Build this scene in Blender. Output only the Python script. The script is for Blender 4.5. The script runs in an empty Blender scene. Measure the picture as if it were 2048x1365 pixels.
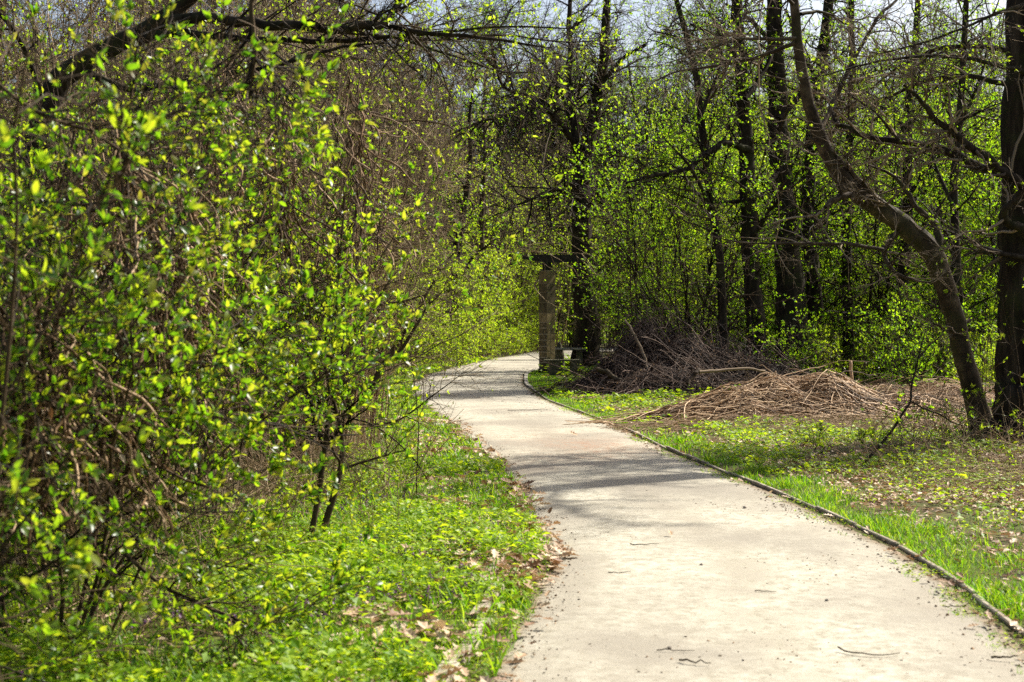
import bpy, math
import numpy as np

# ------------------------------------------------------------------ camera, sky, sun, exposure
scene = bpy.context.scene
COL = scene.collection
EYE, FPX, HY = 1.5, 2844.0, 650.0          # eye height, focal length and horizon row of the 2048 px photograph
cam_d = bpy.data.cameras.new("camera")
cam = bpy.data.objects.new("camera", cam_d)
COL.objects.link(cam)
cam_d.sensor_width = 36.0
cam_d.lens = 50.0
cam_d.clip_start, cam_d.clip_end = 0.05, 2000
cam.location = (0, 0, EYE)
cam.rotation_euler = (math.radians(90 - 0.65), 0, 0)
cam_d.dof.use_dof = True
cam_d.dof.focus_distance = 21.0
cam_d.dof.aperture_fstop = 4.5
scene.camera = cam

SUN_EL, SUN_AZ = 43.0, 54.0                # elevation, degrees to the right of the viewing direction
world = bpy.data.worlds.new("World")
scene.world = world
world.use_nodes = True
wn = world.node_tree
sky = wn.nodes.new("ShaderNodeTexSky")
sky.sky_type = 'NISHITA'
sky.sun_disc = False
sky.sun_elevation = math.radians(SUN_EL)
sky.sun_rotation = math.radians(SUN_AZ)
sky.air_density, sky.dust_density = 1.0, 4.0
wn.links.new(sky.outputs[0], wn.nodes["Background"].inputs[0])
wn.nodes["Background"].inputs[1].default_value = 0.085

sun_d = bpy.data.lights.new("sun", 'SUN')
sun_d.energy, sun_d.angle, sun_d.color = 5.0, math.radians(0.8), (1.0, 0.95, 0.86)
sun = bpy.data.objects.new("sun", sun_d)
COL.objects.link(sun)
sun.location = (20, 20, 40)
sun.rotation_euler = (math.radians(90 - SUN_EL), 0, math.radians(180 - SUN_AZ))

scene.view_settings.view_transform = 'Standard'
scene.view_settings.look = 'None'
scene.view_settings.exposure = 1.13
scene.view_settings.gamma = 1.0
scene.cycles.max_bounces = 7
scene.cycles.diffuse_bounces = 3
scene.cycles.glossy_bounces = 2
scene.cycles.transmission_bounces = 4
scene.cycles.use_denoising = False
scene.cycles.sample_clamp_indirect = 6.0

# ------------------------------------------------------------------ small maths
def RNG(s): return np.random.default_rng(s)
def nz(v): return v / np.maximum(np.linalg.norm(v, axis=-1, keepdims=True), 1e-9)
def W(px, py, Y): return np.array([(px - 1024) / FPX * Y, Y, EYE - (py - HY) / FPX * Y])
def hash2(ix, iy, s):
    n = (ix.astype(np.int64) * 374761393 + iy.astype(np.int64) * 668265263 + s * 974634777) & 0x7fffffff
    n = ((n ^ (n >> 13)) * 1274126177) & 0x7fffffff
    return ((n ^ (n >> 16)) & 0xffff) / 65535.0
def vnoise(x, y, sc, s=0):
    x, y = np.asarray(x, float) / sc, np.asarray(y, float) / sc
    ix, iy = np.floor(x), np.floor(y)
    fx, fy = x - ix, y - iy
    fx, fy = fx * fx * (3 - 2 * fx), fy * fy * (3 - 2 * fy)
    a, b = hash2(ix, iy, s), hash2(ix + 1, iy, s)
    c, d = hash2(ix, iy + 1, s), hash2(ix + 1, iy + 1, s)
    return (a * (1 - fx) + b * fx) * (1 - fy) + (c * (1 - fx) + d * fx) * fy
def sstep(a, b, x):
    t = np.clip((x - a) / (b - a), 0, 1)
    return t * t * (3 - 2 * t)

# the path: left and right edge as x over y, in metres
LY = np.array([-30, -8, 0, 4, 6, 7.7, 9.5, 12.2, 17, 21.3, 28.4, 35.5, 42.7, 50.2, 61, 70, 77.6, 86, 96])
LX = np.array([-3.4, -1.7, -.75, -.33, -.1, .14, .26, .11, -.36, -.88, -1.88, -2.5, -2.55, -2.05, -1.0, .1, 1.0, 3.2, 8.5])
RY = np.array([-30, -8, 0, 4, 6.65, 9.5, 12.2, 17, 21.3, 28.4, 35.5, 42.7, 47, 52, 61, 70, 77.6, 86, 96])
RX = np.array([-1.0, .7, 1.7, 2.2, 2.42, 2.6, 2.36, 1.84, 1.5, .65, .3, .36, .72, 1.25, 2.2, 3.2, 4.4, 7.5, 14.])
_yy = np.arange(-30, 96, 0.25)
def _smooth(a, n):
    p = np.concatenate([np.full(n, a[0]), a, np.full(n, a[-1])])
    return np.convolve(p, np.ones(2 * n + 1) / (2 * n + 1), 'valid')
_ls, _rs = _smooth(np.interp(_yy, LY, LX), 4), _smooth(np.interp(_yy, RY, RX), 4)
def pl(y): return np.interp(y, _yy, _ls)
def pr(y): return np.interp(y, _yy, _rs)
def pdist(x, y): return np.maximum(pl(y) - x, x - pr(y))     # > 0 outside the path
def gh(x, y):
    x, y = np.asarray(x, float), np.asarray(y, float)
    s = sstep(0.5, 3.2, pdist(x, y)) * (1 - .6 * sstep(15, 26, y))
    h = .10 * (vnoise(x, y, 2.3, 1) - .4) + .05 * (vnoise(x, y, .7, 2) - .5) + .16 * (vnoise(x, y, 9, 3) - .4)
    return s * h + .015 * sstep(0.1, .5, pdist(x, y))

# ------------------------------------------------------------------ mesh building
class MB:
    def __init__(self):
        self.v, self.q, self.t, self.qm, self.tm, self.qs, self.ts, self.n = [], [], [], [], [], [], [], 0
    def add(self, v, q=None, t=None, m=0, smooth=False):
        v = np.asarray(v, float).reshape(-1, 3)
        if q is not None and len(q):
            q = np.asarray(q, np.int64).reshape(-1, 4) + self.n
            self.q.append(q); self.qm.append(np.full(len(q), m)); self.qs.append(np.full(len(q), smooth))
        if t is not None and len(t):
            t = np.asarray(t, np.int64).reshape(-1, 3) + self.n
            self.t.append(t); self.tm.append(np.full(len(t), m)); self.ts.append(np.full(len(t), smooth))
        self.v.append(v); self.n += len(v)
    def tubes(self, pts, rad, K=4, m=0, cap=False):
        pts, rad = np.asarray(pts, float), np.asarray(rad, float)
        if pts.ndim == 2: pts, rad = pts[None], rad[None]
        N, P, _ = pts.shape
        if N == 0: return
        T = np.empty_like(pts)
        T[:, 1:-1] = pts[:, 2:] - pts[:, :-2]; T[:, 0] = pts[:, 1] - pts[:, 0]; T[:, -1] = pts[:, -1] - pts[:, -2]
        T = nz(T)
        ov = nz(pts[:, -1] - pts[:, 0] + 1e-6)
        ref = np.where(np.abs(ov[:, 2:3]) > .8, np.array([[1., 0, 0]]), np.array([[0, 0, 1.]]))
        u = nz(np.cross(T, ref[:, None, :])); w = np.cross(T, u)
        a = np.arange(K) * 2 * math.pi / K
        V = pts[:, :, None, :] + rad[:, :, None, None] * (np.cos(a)[None, None, :, None] * u[:, :, None, :] + np.sin(a)[None, None, :, None] * w[:, :, None, :])
        i = np.arange(N)[:, None, None] * P * K; j = np.arange(P - 1)[None, :, None] * K; k = np.arange(K)[None, None, :]
        k2 = (k + 1) % K
        Q = np.stack([i + j + k, i + j + k2, i + j + K + k2, i + j + K + k], -1)
        self.add(V, Q, None, m, True)
        if cap:
            c = pts[:, -1] + T[:, -1] * rad[:, -1:] * .3
            base = self.n - N * P * K
            self.v.append(c); idx = self.n + np.arange(N); self.n += N
            e = base + np.arange(N)[:, None] * P * K + (P - 1) * K
            tt = np.stack([e + np.arange(K), e + (np.arange(K) + 1) % K, np.repeat(idx[:, None], K, 1)], -1).reshape(-1, 3)
            self.t.append(tt); self.tm.append(np.full(len(tt), m)); self.ts.append(np.full(len(tt), False))
    def stamp(self, tpl, pos, d, n, size, wid=1.0, m=0, smooth=False):
        tv, tq, tt = TPL[tpl]
        pos, N = np.asarray(pos, float), len(pos)
        if N == 0: return
        d = nz(np.asarray(d, float)); s = nz(np.cross(d, n)); n = np.cross(s, d)
        size = np.broadcast_to(np.asarray(size, float), (N,))[:, None, None]
        wid = np.broadcast_to(np.asarray(wid, float), (N,))[:, None, None]
        V = pos[:, None] + size * (tv[None, :, 0:1] * d[:, None] + wid * tv[None, :, 1:2] * s[:, None] + tv[None, :, 2:3] * n[:, None])
        o = np.arange(N)[:, None, None] * len(tv)
        self.add(V, None if tq is None else tq[None] + o, None if tt is None else tt[None] + o, m, smooth)
    def mesh(self, name, mats):
        V = np.concatenate(self.v).astype(np.float32)
        q = np.concatenate(self.q) if self.q else np.zeros((0, 4), np.int64)
        t = np.concatenate(self.t) if self.t else np.zeros((0, 3), np.int64)
        me = bpy.data.meshes.new(name)
        me.vertices.add(len(V)); me.vertices.foreach_set("co", V.ravel())
        me.loops.add(q.size + t.size); me.polygons.add(len(q) + len(t))
        me.loops.foreach_set("vertex_index", np.concatenate([q.ravel(), t.ravel()]).astype(np.int32))
        ls = np.concatenate([np.arange(len(q)) * 4, q.size + np.arange(len(t)) * 3]).astype(np.int32)
        me.polygons.foreach_set("loop_start", ls)
        mi = np.concatenate(self.qm + self.tm).astype(np.int32)
        sm = np.concatenate(self.qs + self.ts).astype(bool)
        for mm in mats: me.materials.append(mm)
        me.polygons.foreach_set("material_index", mi)
        me.polygons.foreach_set("use_smooth", sm)
        me.update(calc_edges=True)
        return me
    def build(self, name, mats, parent=None):
        o = bpy.data.objects.new(name, self.mesh(name, mats if isinstance(mats, (list, tuple)) else [mats]))
        COL.objects.link(o)
        if parent: o.parent = parent
        return o

A = np.array
TPL = {
    'q': (A([[0, 0, 0], [.45, .26, .05], [1, 0, -.06], [.45, -.26, .05]]), A([[0, 1, 2, 3]]), None),
    'm': (A([[0, 0, 0], [.45, .24, .07], [1, 0, -.12], [.45, -.24, .07], [.5, 0, -.01]]), A([[0, 1, 2, 4], [0, 4, 2, 3]]), None),
    'h': (A([[0, 0, 0], [.33, 0, .01], [.68, 0, -.03], [1, 0, -.14], [.3, .19, .07], [.66, .17, .03], [.3, -.19, .07], [.66, -.17, .03]]),
          A([[1, 4, 5, 2], [1, 2, 7, 6]]), A([[0, 4, 1], [2, 5, 3], [0, 1, 6], [2, 3, 7]])),
    'blade': (A([[0, .03, 0], [0, -.03, 0], [.45, .027, .03], [.45, -.027, .03], [.8, .016, .14], [.8, -.016, .14], [1, 0, .26]]),
              A([[0, 1, 3, 2], [2, 3, 5, 4]]), A([[4, 5, 6]])),
    'blade1': (A([[0, .045, 0], [0, -.045, 0], [.55, .04, .06], [.55, -.04, .06], [1, 0, .25]]), A([[0, 1, 3, 2]]), A([[2, 3, 4]])),
}
# a curled oak leaf
_ol = A([[0, .02], [.15, .10], [.22, .22], [.34, .13], [.48, .33], [.58, .17], [.74, .28], [.82, .13], [1, .02]])
_ov = [[u, v, .35 * v * v * 3 + .12 * (u - .5) ** 2] for u, v in _ol] + [[u, -v, .35 * v * v * 3.6 + .12 * (u - .5) ** 2] for u, v in _ol] + [[u, 0, .12 * (u - .5) ** 2] for u, v in _ol]
_oq = []
for _i in range(8):
    _oq += [[18 + _i, _i, _i + 1, 19 + _i], [18 + _i, 19 + _i, 10 + _i, 9 + _i]]
TPL['oak'] = (A(_ov), A(_oq), None)
# a chip of gravel or bark
TPL['chip'] = (A([[-.5, -.35, 0], [.45, -.4, 0], [.5, .3, 0], [-.4, .42, 0], [-.3, -.15, .3], [.25, -.2, .38], [.28, .18, .33], [-.2, .22, .36]]),
               A([[4, 5, 6, 7], [0, 1, 5, 4], [1, 2, 6, 5], [2, 3, 7, 6], [3, 0, 4, 7]]), None)

def rdir(rng, n):
    return nz(rng.normal(size=(n, 3)))
def grow(rng, s, d, L, P, wob=.15, trop=(0, 0, 0)):
    N = len(s); pts = np.empty((N, P, 3)); pts[:, 0] = s
    d = nz(d); trop = np.asarray(trop, float); st = (L / (P - 1))[:, None]
    for i in range(1, P):
        d = nz(d + wob * rng.normal(size=(N, 3)) + trop / (P - 1))
        pts[:, i] = pts[:, i - 1] + d * st
    return pts
def onbranch(rng, pts, n, t0, t1, w=None):
    N, P, _ = pts.shape
    i = rng.choice(N, n, p=None if w is None else w / w.sum())
    t = rng.uniform(t0, t1, n) * (P - 1)
    k = np.minimum(t.astype(int), P - 2); f = (t - k)[:, None]
    a, b = pts[i, k], pts[i, k + 1]
    return i, k, f[:, 0], a * (1 - f) + b * f, nz(b - a), t / (P - 1)
def spawn(rng, pts, rad, n, t0=.2, t1=1., ang=(25, 60), L=(.3, .6), P=6, wob=.15, trop=(0, 0, 0), rf=.6, rmax=.02, rmin=.0015, tshrink=.4, w=None):
    i, k, f, s, T, t = onbranch(rng, pts, n, t0, t1, w)
    r = rad[i, k] * (1 - f) + rad[i, k + 1] * f
    per = nz(np.cross(T, rdir(rng, n)))
    a = np.radians(rng.uniform(ang[0], ang[1], n))[:, None]
    d = np.cos(a) * T + np.sin(a) * per
    ln = rng.uniform(L[0], L[1], n) * (1 - tshrink * t)
    p = grow(rng, s, d, ln, P, wob, trop)
    r0 = np.clip(r * rf, rmin * 1.3, rmax)
    return p, r0[:, None] * np.linspace(1, .35, P)[None]
def leafset(rng, pts, n, size, t0=.1, spread=.9, up=.3, w=None, per=1):
    i, k, f, s, T, t = onbranch(rng, pts, n, t0, 1., w)
    if per > 1:
        s, T = np.repeat(s, per, 0), np.repeat(T, per, 0)
    N = len(s)
    d = nz(T * .8 + spread * rdir(rng, N) + A([0, 0, up]))
    nn = nz(rdir(rng, N) * .75 + A([0, 0, .7]))
    return s, d, nn, rng.uniform(size[0], size[1], N) * rng.choice([.4, .65, .9, 1.1, 1.25], N)

# ------------------------------------------------------------------ materials
def nodes(name):
    m = bpy.data.materials.new(name); m.use_nodes = True
    nt = m.node_tree; nt.nodes.clear()
    out = nt.nodes.new("ShaderNodeOutputMaterial")
    def N(t, **kw):
        n = nt.nodes.new("ShaderNode" + t)
        for k, v in kw.items(): setattr(n, k, v)
        return n
    return m, nt, out, N
def ramp(N, stops):
    r = N("ValToRGB"); e = r.color_ramp.elements
    while len(e) < len(stops): e.new(.5)
    for x, (p, c) in zip(e, stops): x.position = p; x.color = (*c, 1)
    return r
def leaf_mat(name, base, trans, fac=.5, rough=.42, spec=.4):
    m, nt, out, N = nodes(name); L = nt.links
    g = N("NewGeometry")
    r1 = ramp(N, [(i / (len(base) - 1), c) for i, c in enumerate(base)])
    r2 = ramp(N, [(i / (len(trans) - 1), c) for i, c in enumerate(trans)])
    for r in (r1, r2): L.new(g.outputs["Random Per Island"], r.inputs[0])
    p = N("BsdfPrincipled"); p.inputs["Roughness"].default_value = rough; p.inputs["Specular IOR Level"].default_value = spec
    L.new(r1.outputs[0], p.inputs["Base Color"])
    t = N("BsdfTranslucent"); L.new(r2.outputs[0], t.inputs[0])
    x = N("MixShader"); x.inputs[0].default_value = fac
    L.new(p.outputs[0], x.inputs[1]); L.new(t.outputs[0], x.inputs[2]); L.new(x.outputs[0], out.inputs[0])
    return m
def bark_mat(name, cols, scale=6, stretch=.25, rough=.9, bump=.5, rnd=0., moss=None):
    m, nt, out, N = nodes(name); L = nt.links
    tc = N("TexCoord"); mp = N("Mapping"); mp.inputs["Scale"].default_value = (1, 1, stretch)
    L.new(tc.outputs["Object"], mp.inputs[0])
    no = N("TexNoise"); no.inputs["Scale"].default_value = scale; no.inputs["Detail"].default_value = 6; no.inputs["Roughness"].default_value = .65
    L.new(mp.outputs[0], no.inputs[0])
    r = ramp(N, [(.28 + .44 * i / (len(cols) - 1), c) for i, c in enumerate(cols)])
    src = no.outputs[0]
    if rnd:
        g = N("NewGeometry"); mi = N("Mix"); mi.inputs[0].default_value = rnd
        L.new(no.outputs[0], mi.inputs[2]); L.new(g.outputs["Random Per Island"], mi.inputs[3]); src = mi.outputs[0]
    L.new(src, r.inputs[0])
    p = N("BsdfPrincipled"); p.inputs["Roughness"].default_value = rough; p.inputs["Specular IOR Level"].default_value = .1
    col = r.outputs[0]
    if moss:
        n2 = N("TexNoise"); n2.inputs["Scale"].default_value = 1.3; n2.inputs["Detail"].default_value = 7; n2.inputs["Roughness"].default_value = .7
        L.new(tc.outputs["Object"], n2.inputs[0])
        mr = N("MapRange"); L.new(n2.outputs[0], mr.inputs[0]); mr.inputs[1].default_value = .5; mr.inputs[2].default_value = .66; mr.inputs[4].default_value = .75
        mx = N("Mix", data_type='RGBA'); L.new(mr.outputs[0], mx.inputs[0]); L.new(col, mx.inputs[6]); mx.inputs[7].default_value = (*moss, 1)
        col = mx.outputs[2]
    L.new(col, p.inputs["Base Color"])
    if bump:
        b = N("Bump"); b.inputs["Strength"].default_value = bump; b.inputs["Distance"].default_value = .03
        L.new(no.outputs[0], b.inputs["Height"]); L.new(b.outputs[0], p.inputs["Normal"])
    L.new(p.outputs[0], out.inputs[0])
    return m

M_leaf_near = leaf_mat("willow_leaf", [(.03, .07, .012), (.06, .12, .014), (.10, .15, .012), (.15, .19, .02), (.12, .10, .02)], [(.08, .22, .006), (.20, .42, .008), (.36, .57, .012), (.58, .70, .022), (.38, .36, .03)], .52, .38, .45)
M_leaf_lime = leaf_mat("spring_leaf", [(.09, .14, .012), (.13, .17, .015), (.17, .20, .02)], [(.28, .48, .010), (.44, .62, .014), (.60, .70, .04)], .58)
M_leaf_green = leaf_mat("understory_leaf", [(.05, .11, .008), (.09, .155, .01), (.15, .20, .014)], [(.20, .46, .008), (.38, .66, .012), (.58, .76, .02)], .6)
M_leaf_olive = leaf_mat("budding_leaf", [(.09, .11, .02), (.13, .14, .03), (.16, .14, .05)], [(.34, .40, .02), (.44, .46, .04), (.4, .34, .08)], .5)
M_grass = leaf_mat("grass_blade", [(.045, .13, .006), (.11, .23, .008), (.20, .29, .014)], [(.10, .29, .004), (.21, .44, .006), (.45, .56, .025)], .5, .5, .25)
M_herb = leaf_mat("herb_leaf", [(.07, .15, .008), (.17, .275, .012), (.28, .37, .03)], [(.24, .46, .006), (.46, .66, .01), (.66, .75, .02)], .42, .5, .2)
M_straw = leaf_mat("dry_straw", [(.20, .13, .07), (.36, .25, .14), (.5, .38, .23)], [(.2, .12, .06), (.3, .2, .1), (.35, .25, .14)], .25, .7, .2)
M_dead = leaf_mat("dead_leaf", [(.16, .08, .036), (.42, .28, .16), (.66, .52, .36)], [(.2, .09, .03), (.32, .18, .08), (.4, .28, .15)], .22, .6, .3)
M_flower = leaf_mat("nettle_flower", [(.10, .03, .12), (.17, .06, .2), (.08, .03, .07)], [(.14, .04, .16), (.2, .07, .22), (.1, .05, .08)], .35)
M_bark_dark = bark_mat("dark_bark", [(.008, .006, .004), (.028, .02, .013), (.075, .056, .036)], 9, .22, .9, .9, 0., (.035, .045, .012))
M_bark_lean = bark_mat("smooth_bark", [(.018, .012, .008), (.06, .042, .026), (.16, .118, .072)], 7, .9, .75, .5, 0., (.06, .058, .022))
M_bark_brown = bark_mat("brown_bark", [(.02, .014, .008), (.06, .042, .024), (.12, .088, .052)], 12, .2)
M_twig = bark_mat("twig_bark", [(.03, .02, .009), (.12, .083, .038), (.32, .24, .13)], 5, 1, .7, 0, .7)
M_twig_dark = bark_mat("dark_twig_bark", [(.010, .007, .004), (.036, .024, .012), (.10, .068, .038)], 5, 1, .7, 0, .6)
M_twig_grey = bark_mat("grey_twig_bark", [(.05, .036, .024), (.15, .11, .07), (.33, .25, .165)], 5, 1, .8, 0, .7)
M_cane = bark_mat("dry_cane", [(.07, .042, .022), (.30, .185, .10), (.62, .45, .28)], 5, 1, .6, 0, .85)
M_brush = bark_mat("brush_twig", [(.016, .010, .008), (.055, .035, .026), (.19, .13, .095)], 5, 1, .65, 0, .85)
M_vine = bark_mat("dead_vine", [(.05, .028, .013), (.15, .09, .045), (.36, .25, .15)], 5, 1, .7, 0, .7)
M_pebble = bark_mat("pebble", [(.06, .05, .045), (.2, .17, .14), (.42, .37, .3)], 8, 1, .9, .3, .8)
M_chip = bark_mat("bark_crumb", [(.05, .03, .018), (.14, .085, .05), (.3, .2, .12)], 8, 1, .9, 0, .9)

def ground_mat():
    m, nt, out, N = nodes("woodland_soil"); L = nt.links
    tc = N("TexCoord")
    n1 = N("TexNoise"); n1.inputs["Scale"].default_value = 1.1; n1.inputs["Detail"].default_value = 8; n1.inputs["Roughness"].default_value = .7
    n2 = N("TexNoise"); n2.inputs["Scale"].default_value = 26; n2.inputs["Detail"].default_value = 5
    for n in (n1, n2): L.new(tc.outputs["Object"], n.inputs[0])
    r1 = ramp(N, [(.3, (.05, .09, .014)), (.48, (.075, .085, .022)), (.62, (.085, .058, .034)), (.75, (.13, .09, .055))])
    n3 = N("TexNoise"); n3.inputs["Scale"].default_value = 130; n3.inputs["Detail"].default_value = 3; L.new(tc.outputs["Object"], n3.inputs[0])
    r2 = ramp(N, [(.3, (.3, .28, .26)), (.5, (.8, .75, .7)), (.64, (1.7, 1.5, 1.2))])
    L.new(n1.outputs[0], r1.inputs[0])
    mx = N("Mix", data_type='RGBA', blend_type='MULTIPLY'); mx.inputs[0].default_value = 1
    L.new(r1.outputs[0], mx.inputs[6]); L.new(r2.outputs[0], mx.inputs[7])
    ad = N("Math", operation='ADD'); L.new(n2.outputs[0], ad.inputs[0]); L.new(n3.outputs[0], ad.inputs[1]); hf = N("Math", operation='MULTIPLY'); L.new(ad.outputs[0], hf.inputs[0]); hf.inputs[1].default_value = .5
    L.new(hf.outputs[0], r2.inputs[0])
    p = N("BsdfPrincipled"); p.inputs["Roughness"].default_value = .95; p.inputs["Specular IOR Level"].default_value = .15
    L.new(mx.outputs[2], p.inputs["Base Color"])
    b = N("Bump"); b.inputs["Strength"].default_value = .8; b.inputs["Distance"].default_value = .03
    L.new(n2.outputs[0], b.inputs["Height"]); L.new(b.outputs[0], p.inputs["Normal"]); L.new(p.outputs[0], out.inputs[0])
    return m
def path_mat():
    m, nt, out, N = nodes("sandy_path"); L = nt.links
    tc = N("TexCoord"); at = N("Attribute", attribute_name="edge")
    def noise(sc, de=6, ro=.6, st=(1, 1, 1)):
        mp = N("Mapping"); mp.inputs["Scale"].default_value = st; L.new(tc.outputs["Object"], mp.inputs[0])
        n = N("TexNoise"); n.inputs["Scale"].default_value = sc; n.inputs["Detail"].default_value = de; n.inputs["Roughness"].default_value = ro
        L.new(mp.outputs[0], n.inputs[0]); return n.outputs[0]
    def mix(f, a, b, bt='MIX'):
        x = N("Mix", data_type='RGBA', blend_type=bt)
        for s, v in ((0, f), (6, a), (7, b)):
            if hasattr(v, "is_linked"): L.new(v, x.inputs[s])
            elif s == 0: x.inputs[0].default_value = v
            else: x.inputs[s].default_value = (*v, 1)
        return x.outputs[2]
    def rng_(src, a, b, lo=0., hi=1.):
        x = N("MapRange"); L.new(src, x.inputs[0]); x.inputs[1].default_value = a; x.inputs[2].default_value = b
        x.inputs[3].default_value = lo; x.inputs[4].default_value = hi; return x.outputs[0]
    def mul(a, b, op='MULTIPLY'):
        x = N("Math", operation=op)
        for s, v in ((0, a), (1, b)):
            if hasattr(v, "is_linked"): L.new(v, x.inputs[s])
            else: x.inputs[s].default_value = v
        return x.outputs[0]
    fine, mid, big = noise(95, 4, .7), noise(14, 7, .7), noise(.55, 5, .55, (1, .8, 1))
    c = mix(rng_(mid, .36, .62), (.25, .225, .165), (.435, .405, .32))
    c = mix(rng_(big, .44, .6, 0, .9), c, (.235, .21, .165))                       # greyer worn patches
    red = mul(rng_(noise(.33, 4, .5, (1, .5, 1)), .46, .6), rng_(noise(20, 6, .75, (.55, 1.6, 1)), .47, .58))
    sx = N("SeparateXYZ"); L.new(tc.outputs["Object"], sx.inputs[0])
    red = mul(red, mul(rng_(sx.outputs[1], 12.5, 15.5), rng_(sx.outputs[1], 22, 18)))
    c = mix(mul(red, .85), c, (.27, .125, .062))                                   # reddish bud scales swept into drifts
    sp = mul(rng_(fine, .58, .68), rng_(noise(3.5, 4), .4, .56))
    c = mix(mul(sp, .75), c, (.12, .09, .062))                                     # dark crumbs
    c = mix(rng_(noise(170, 2), .66, .72, 0, .7), c, (.75, .7, .62))               # pale grit
    ac = N("Attribute", attribute_name="across")
    tr = mul(mul(ac.outputs["Fac"], mul(noise(1.1, 3), .35), 'ADD'), mul(rng_(mid, .35, .6), rng_(noise(1.7, 5, .6), .35, .6)))
    c = mix(rng_(tr, .25, .9, 0, .6), c, (.215, .185, .14))                        # loose darker grit between and beside the wheel lines
    e = rng_(mul(at.outputs["Fac"], mul(noise(5.5, 6, .7), .9, 'SUBTRACT'), 'ADD'), .22, .62)
    dirt = mix(rng_(mid, .35, .65), (.09, .065, .036), (.24, .18, .11))
    c = mix(e, c, dirt)
    p = N("BsdfPrincipled"); p.inputs["Roughness"].default_value = .92; p.inputs["Specular IOR Level"].default_value = .2
    L.new(c, p.inputs["Base Color"])
    b = N("Bump"); b.inputs["Strength"].default_value = .55; b.inputs["Distance"].default_value = .012
    h = mul(mul(fine, .5), mid, 'ADD'); L.new(h, b.inputs["Height"]); L.new(b.outputs[0], p.inputs["Normal"])
    L.new(p.outputs[0], out.inputs[0])
    return m
def stone_mat(name, cols, bw=.42, bh=.2, mortar=(.16, .14, .11), brick=True, sc=5):
    m, nt, out, N = nodes(name); L = nt.links
    tc = N("TexCoord")
    no = N("TexNoise"); no.inputs["Scale"].default_value = sc; no.inputs["Detail"].default_value = 8; no.inputs["Roughness"].default_value = .68
    L.new(tc.outputs["Object"], no.inputs[0])
    r = ramp(N, [(.3 + .4 * i / (len(cols) - 1), c) for i, c in enumerate(cols)])
    L.new(no.outputs[0], r.inputs[0])
    p = N("BsdfPrincipled"); p.inputs["Roughness"].default_value = .9; p.inputs["Specular IOR Level"].default_value = .2
    L.new(r.outputs[0], p.inputs["Base Color"])
    b = N("Bump"); b.inputs["Strength"].default_value = .25; b.inputs["Distance"].default_value = .012
    L.new(no.outputs[0], b.inputs["Height"]); L.new(b.outputs[0], p.inputs["Normal"])
    L.new(p.outputs[0], out.inputs[0])
    return m

# ------------------------------------------------------------------ tagging
def tag(o, label=None, cat=None, group=None, kind=None):
    for k, v in (("label", label), ("category", cat), ("group", group), ("kind", kind)):
        if v: o[k] = v
    return o
def root(name, loc, label, cat, group=None):
    o = bpy.data.objects.new(name, None); COL.objects.link(o); o.location = loc; o.empty_display_size = .2
    return tag(o, label, cat, group)
def dup(o, loc, rz=0., sc=1., label=None, group=None):
    c = o.copy(); COL.objects.link(c); c.location = loc; c.rotation_euler = (0, 0, rz); c.scale = (sc,) * 3
    if label: c['label'] = label
    if group: c['group'] = group
    for ch in list(o.children):
        d = ch.copy(); COL.objects.link(d); d.parent = c
        for g in ch.children:
            e = g.copy(); COL.objects.link(e); e.parent = d
    return c

# ================================================================== THE GROUND AND THE PATH
def ground():
    xs = np.unique(np.concatenate([np.arange(-12, 14, .16), np.linspace(-300, -12, 40), np.linspace(14, 300, 40)]))
    ys = np.unique(np.concatenate([np.arange(-6, 30, .2), np.arange(30, 100, .8), np.linspace(-120, -6, 20), np.linspace(100, 600, 40)]))
    X, Y = np.meshgrid(xs, ys)
    Z = gh(X, Y)
    nx, ny = len(xs), len(ys)
    i, j = np.meshgrid(np.arange(nx - 1), np.arange(ny - 1))
    a = (j * nx + i).ravel()
    mb = MB(); mb.add(np.stack([X, Y, Z], -1), np.stack([a, a + 1, a + nx + 1, a + nx], -1), None, 0, True)
    tag(mb.build("ground", ground_mat()), kind='structure')
    ys = np.unique(np.concatenate([np.arange(-25, 0, .5), np.arange(0, 30, .07), np.arange(30, 95, .25)]))
    NC = 30
    c = np.linspace(0, 1, NC)
    wl = .10 * (vnoise(ys, ys * 0, .5, 5) - .5) + .16 * (vnoise(ys, ys * 0, 1.7, 6) - .5)
    wr = .06 * (vnoise(ys, ys * 0, .5, 7) - .5)
    xl, xr = pl(ys) + wl, pr(ys) - .02 + wr
    X = xl[:, None] * (1 - c) + xr[:, None] * c
    Y = np.repeat(ys[:, None], NC, 1)
    wdt = (xr - xl)[:, None]
    de = np.minimum(c[None] * wdt, (1 - c)[None] * wdt)
    Z = .004 + .022 * sstep(0, .35, de) + .012 * (vnoise(X, Y, .9, 8) - .5) * sstep(0, .3, de)
    edge = 1 - sstep(0, .24, de)
    ny = len(ys)
    i, j = np.meshgrid(np.arange(NC - 1), np.arange(ny - 1)); a = (j * NC + i).ravel()
    mb = MB(); mb.add(np.stack([X, Y, Z], -1), np.stack([a, a + 1, a + NC + 1, a + NC], -1), None, 0, True)
    o = mb.build("path", path_mat()); tag(o, kind='structure')
    acr = np.repeat((np.exp(-((c - .5) / .10) ** 2) + .8 * np.exp(-((c - .08) / .1) ** 2) + .8 * np.exp(-((c - .92) / .1) ** 2))[None], ny, 0)
    a2 = o.data.attributes.new("across", 'FLOAT', 'POINT'); a2.data.foreach_set("value", acr.ravel().astype(np.float32))
    at = o.data.attributes.new("edge", 'FLOAT', 'POINT'); at.data.foreach_set("value", edge.ravel().astype(np.float32))
ground()

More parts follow.
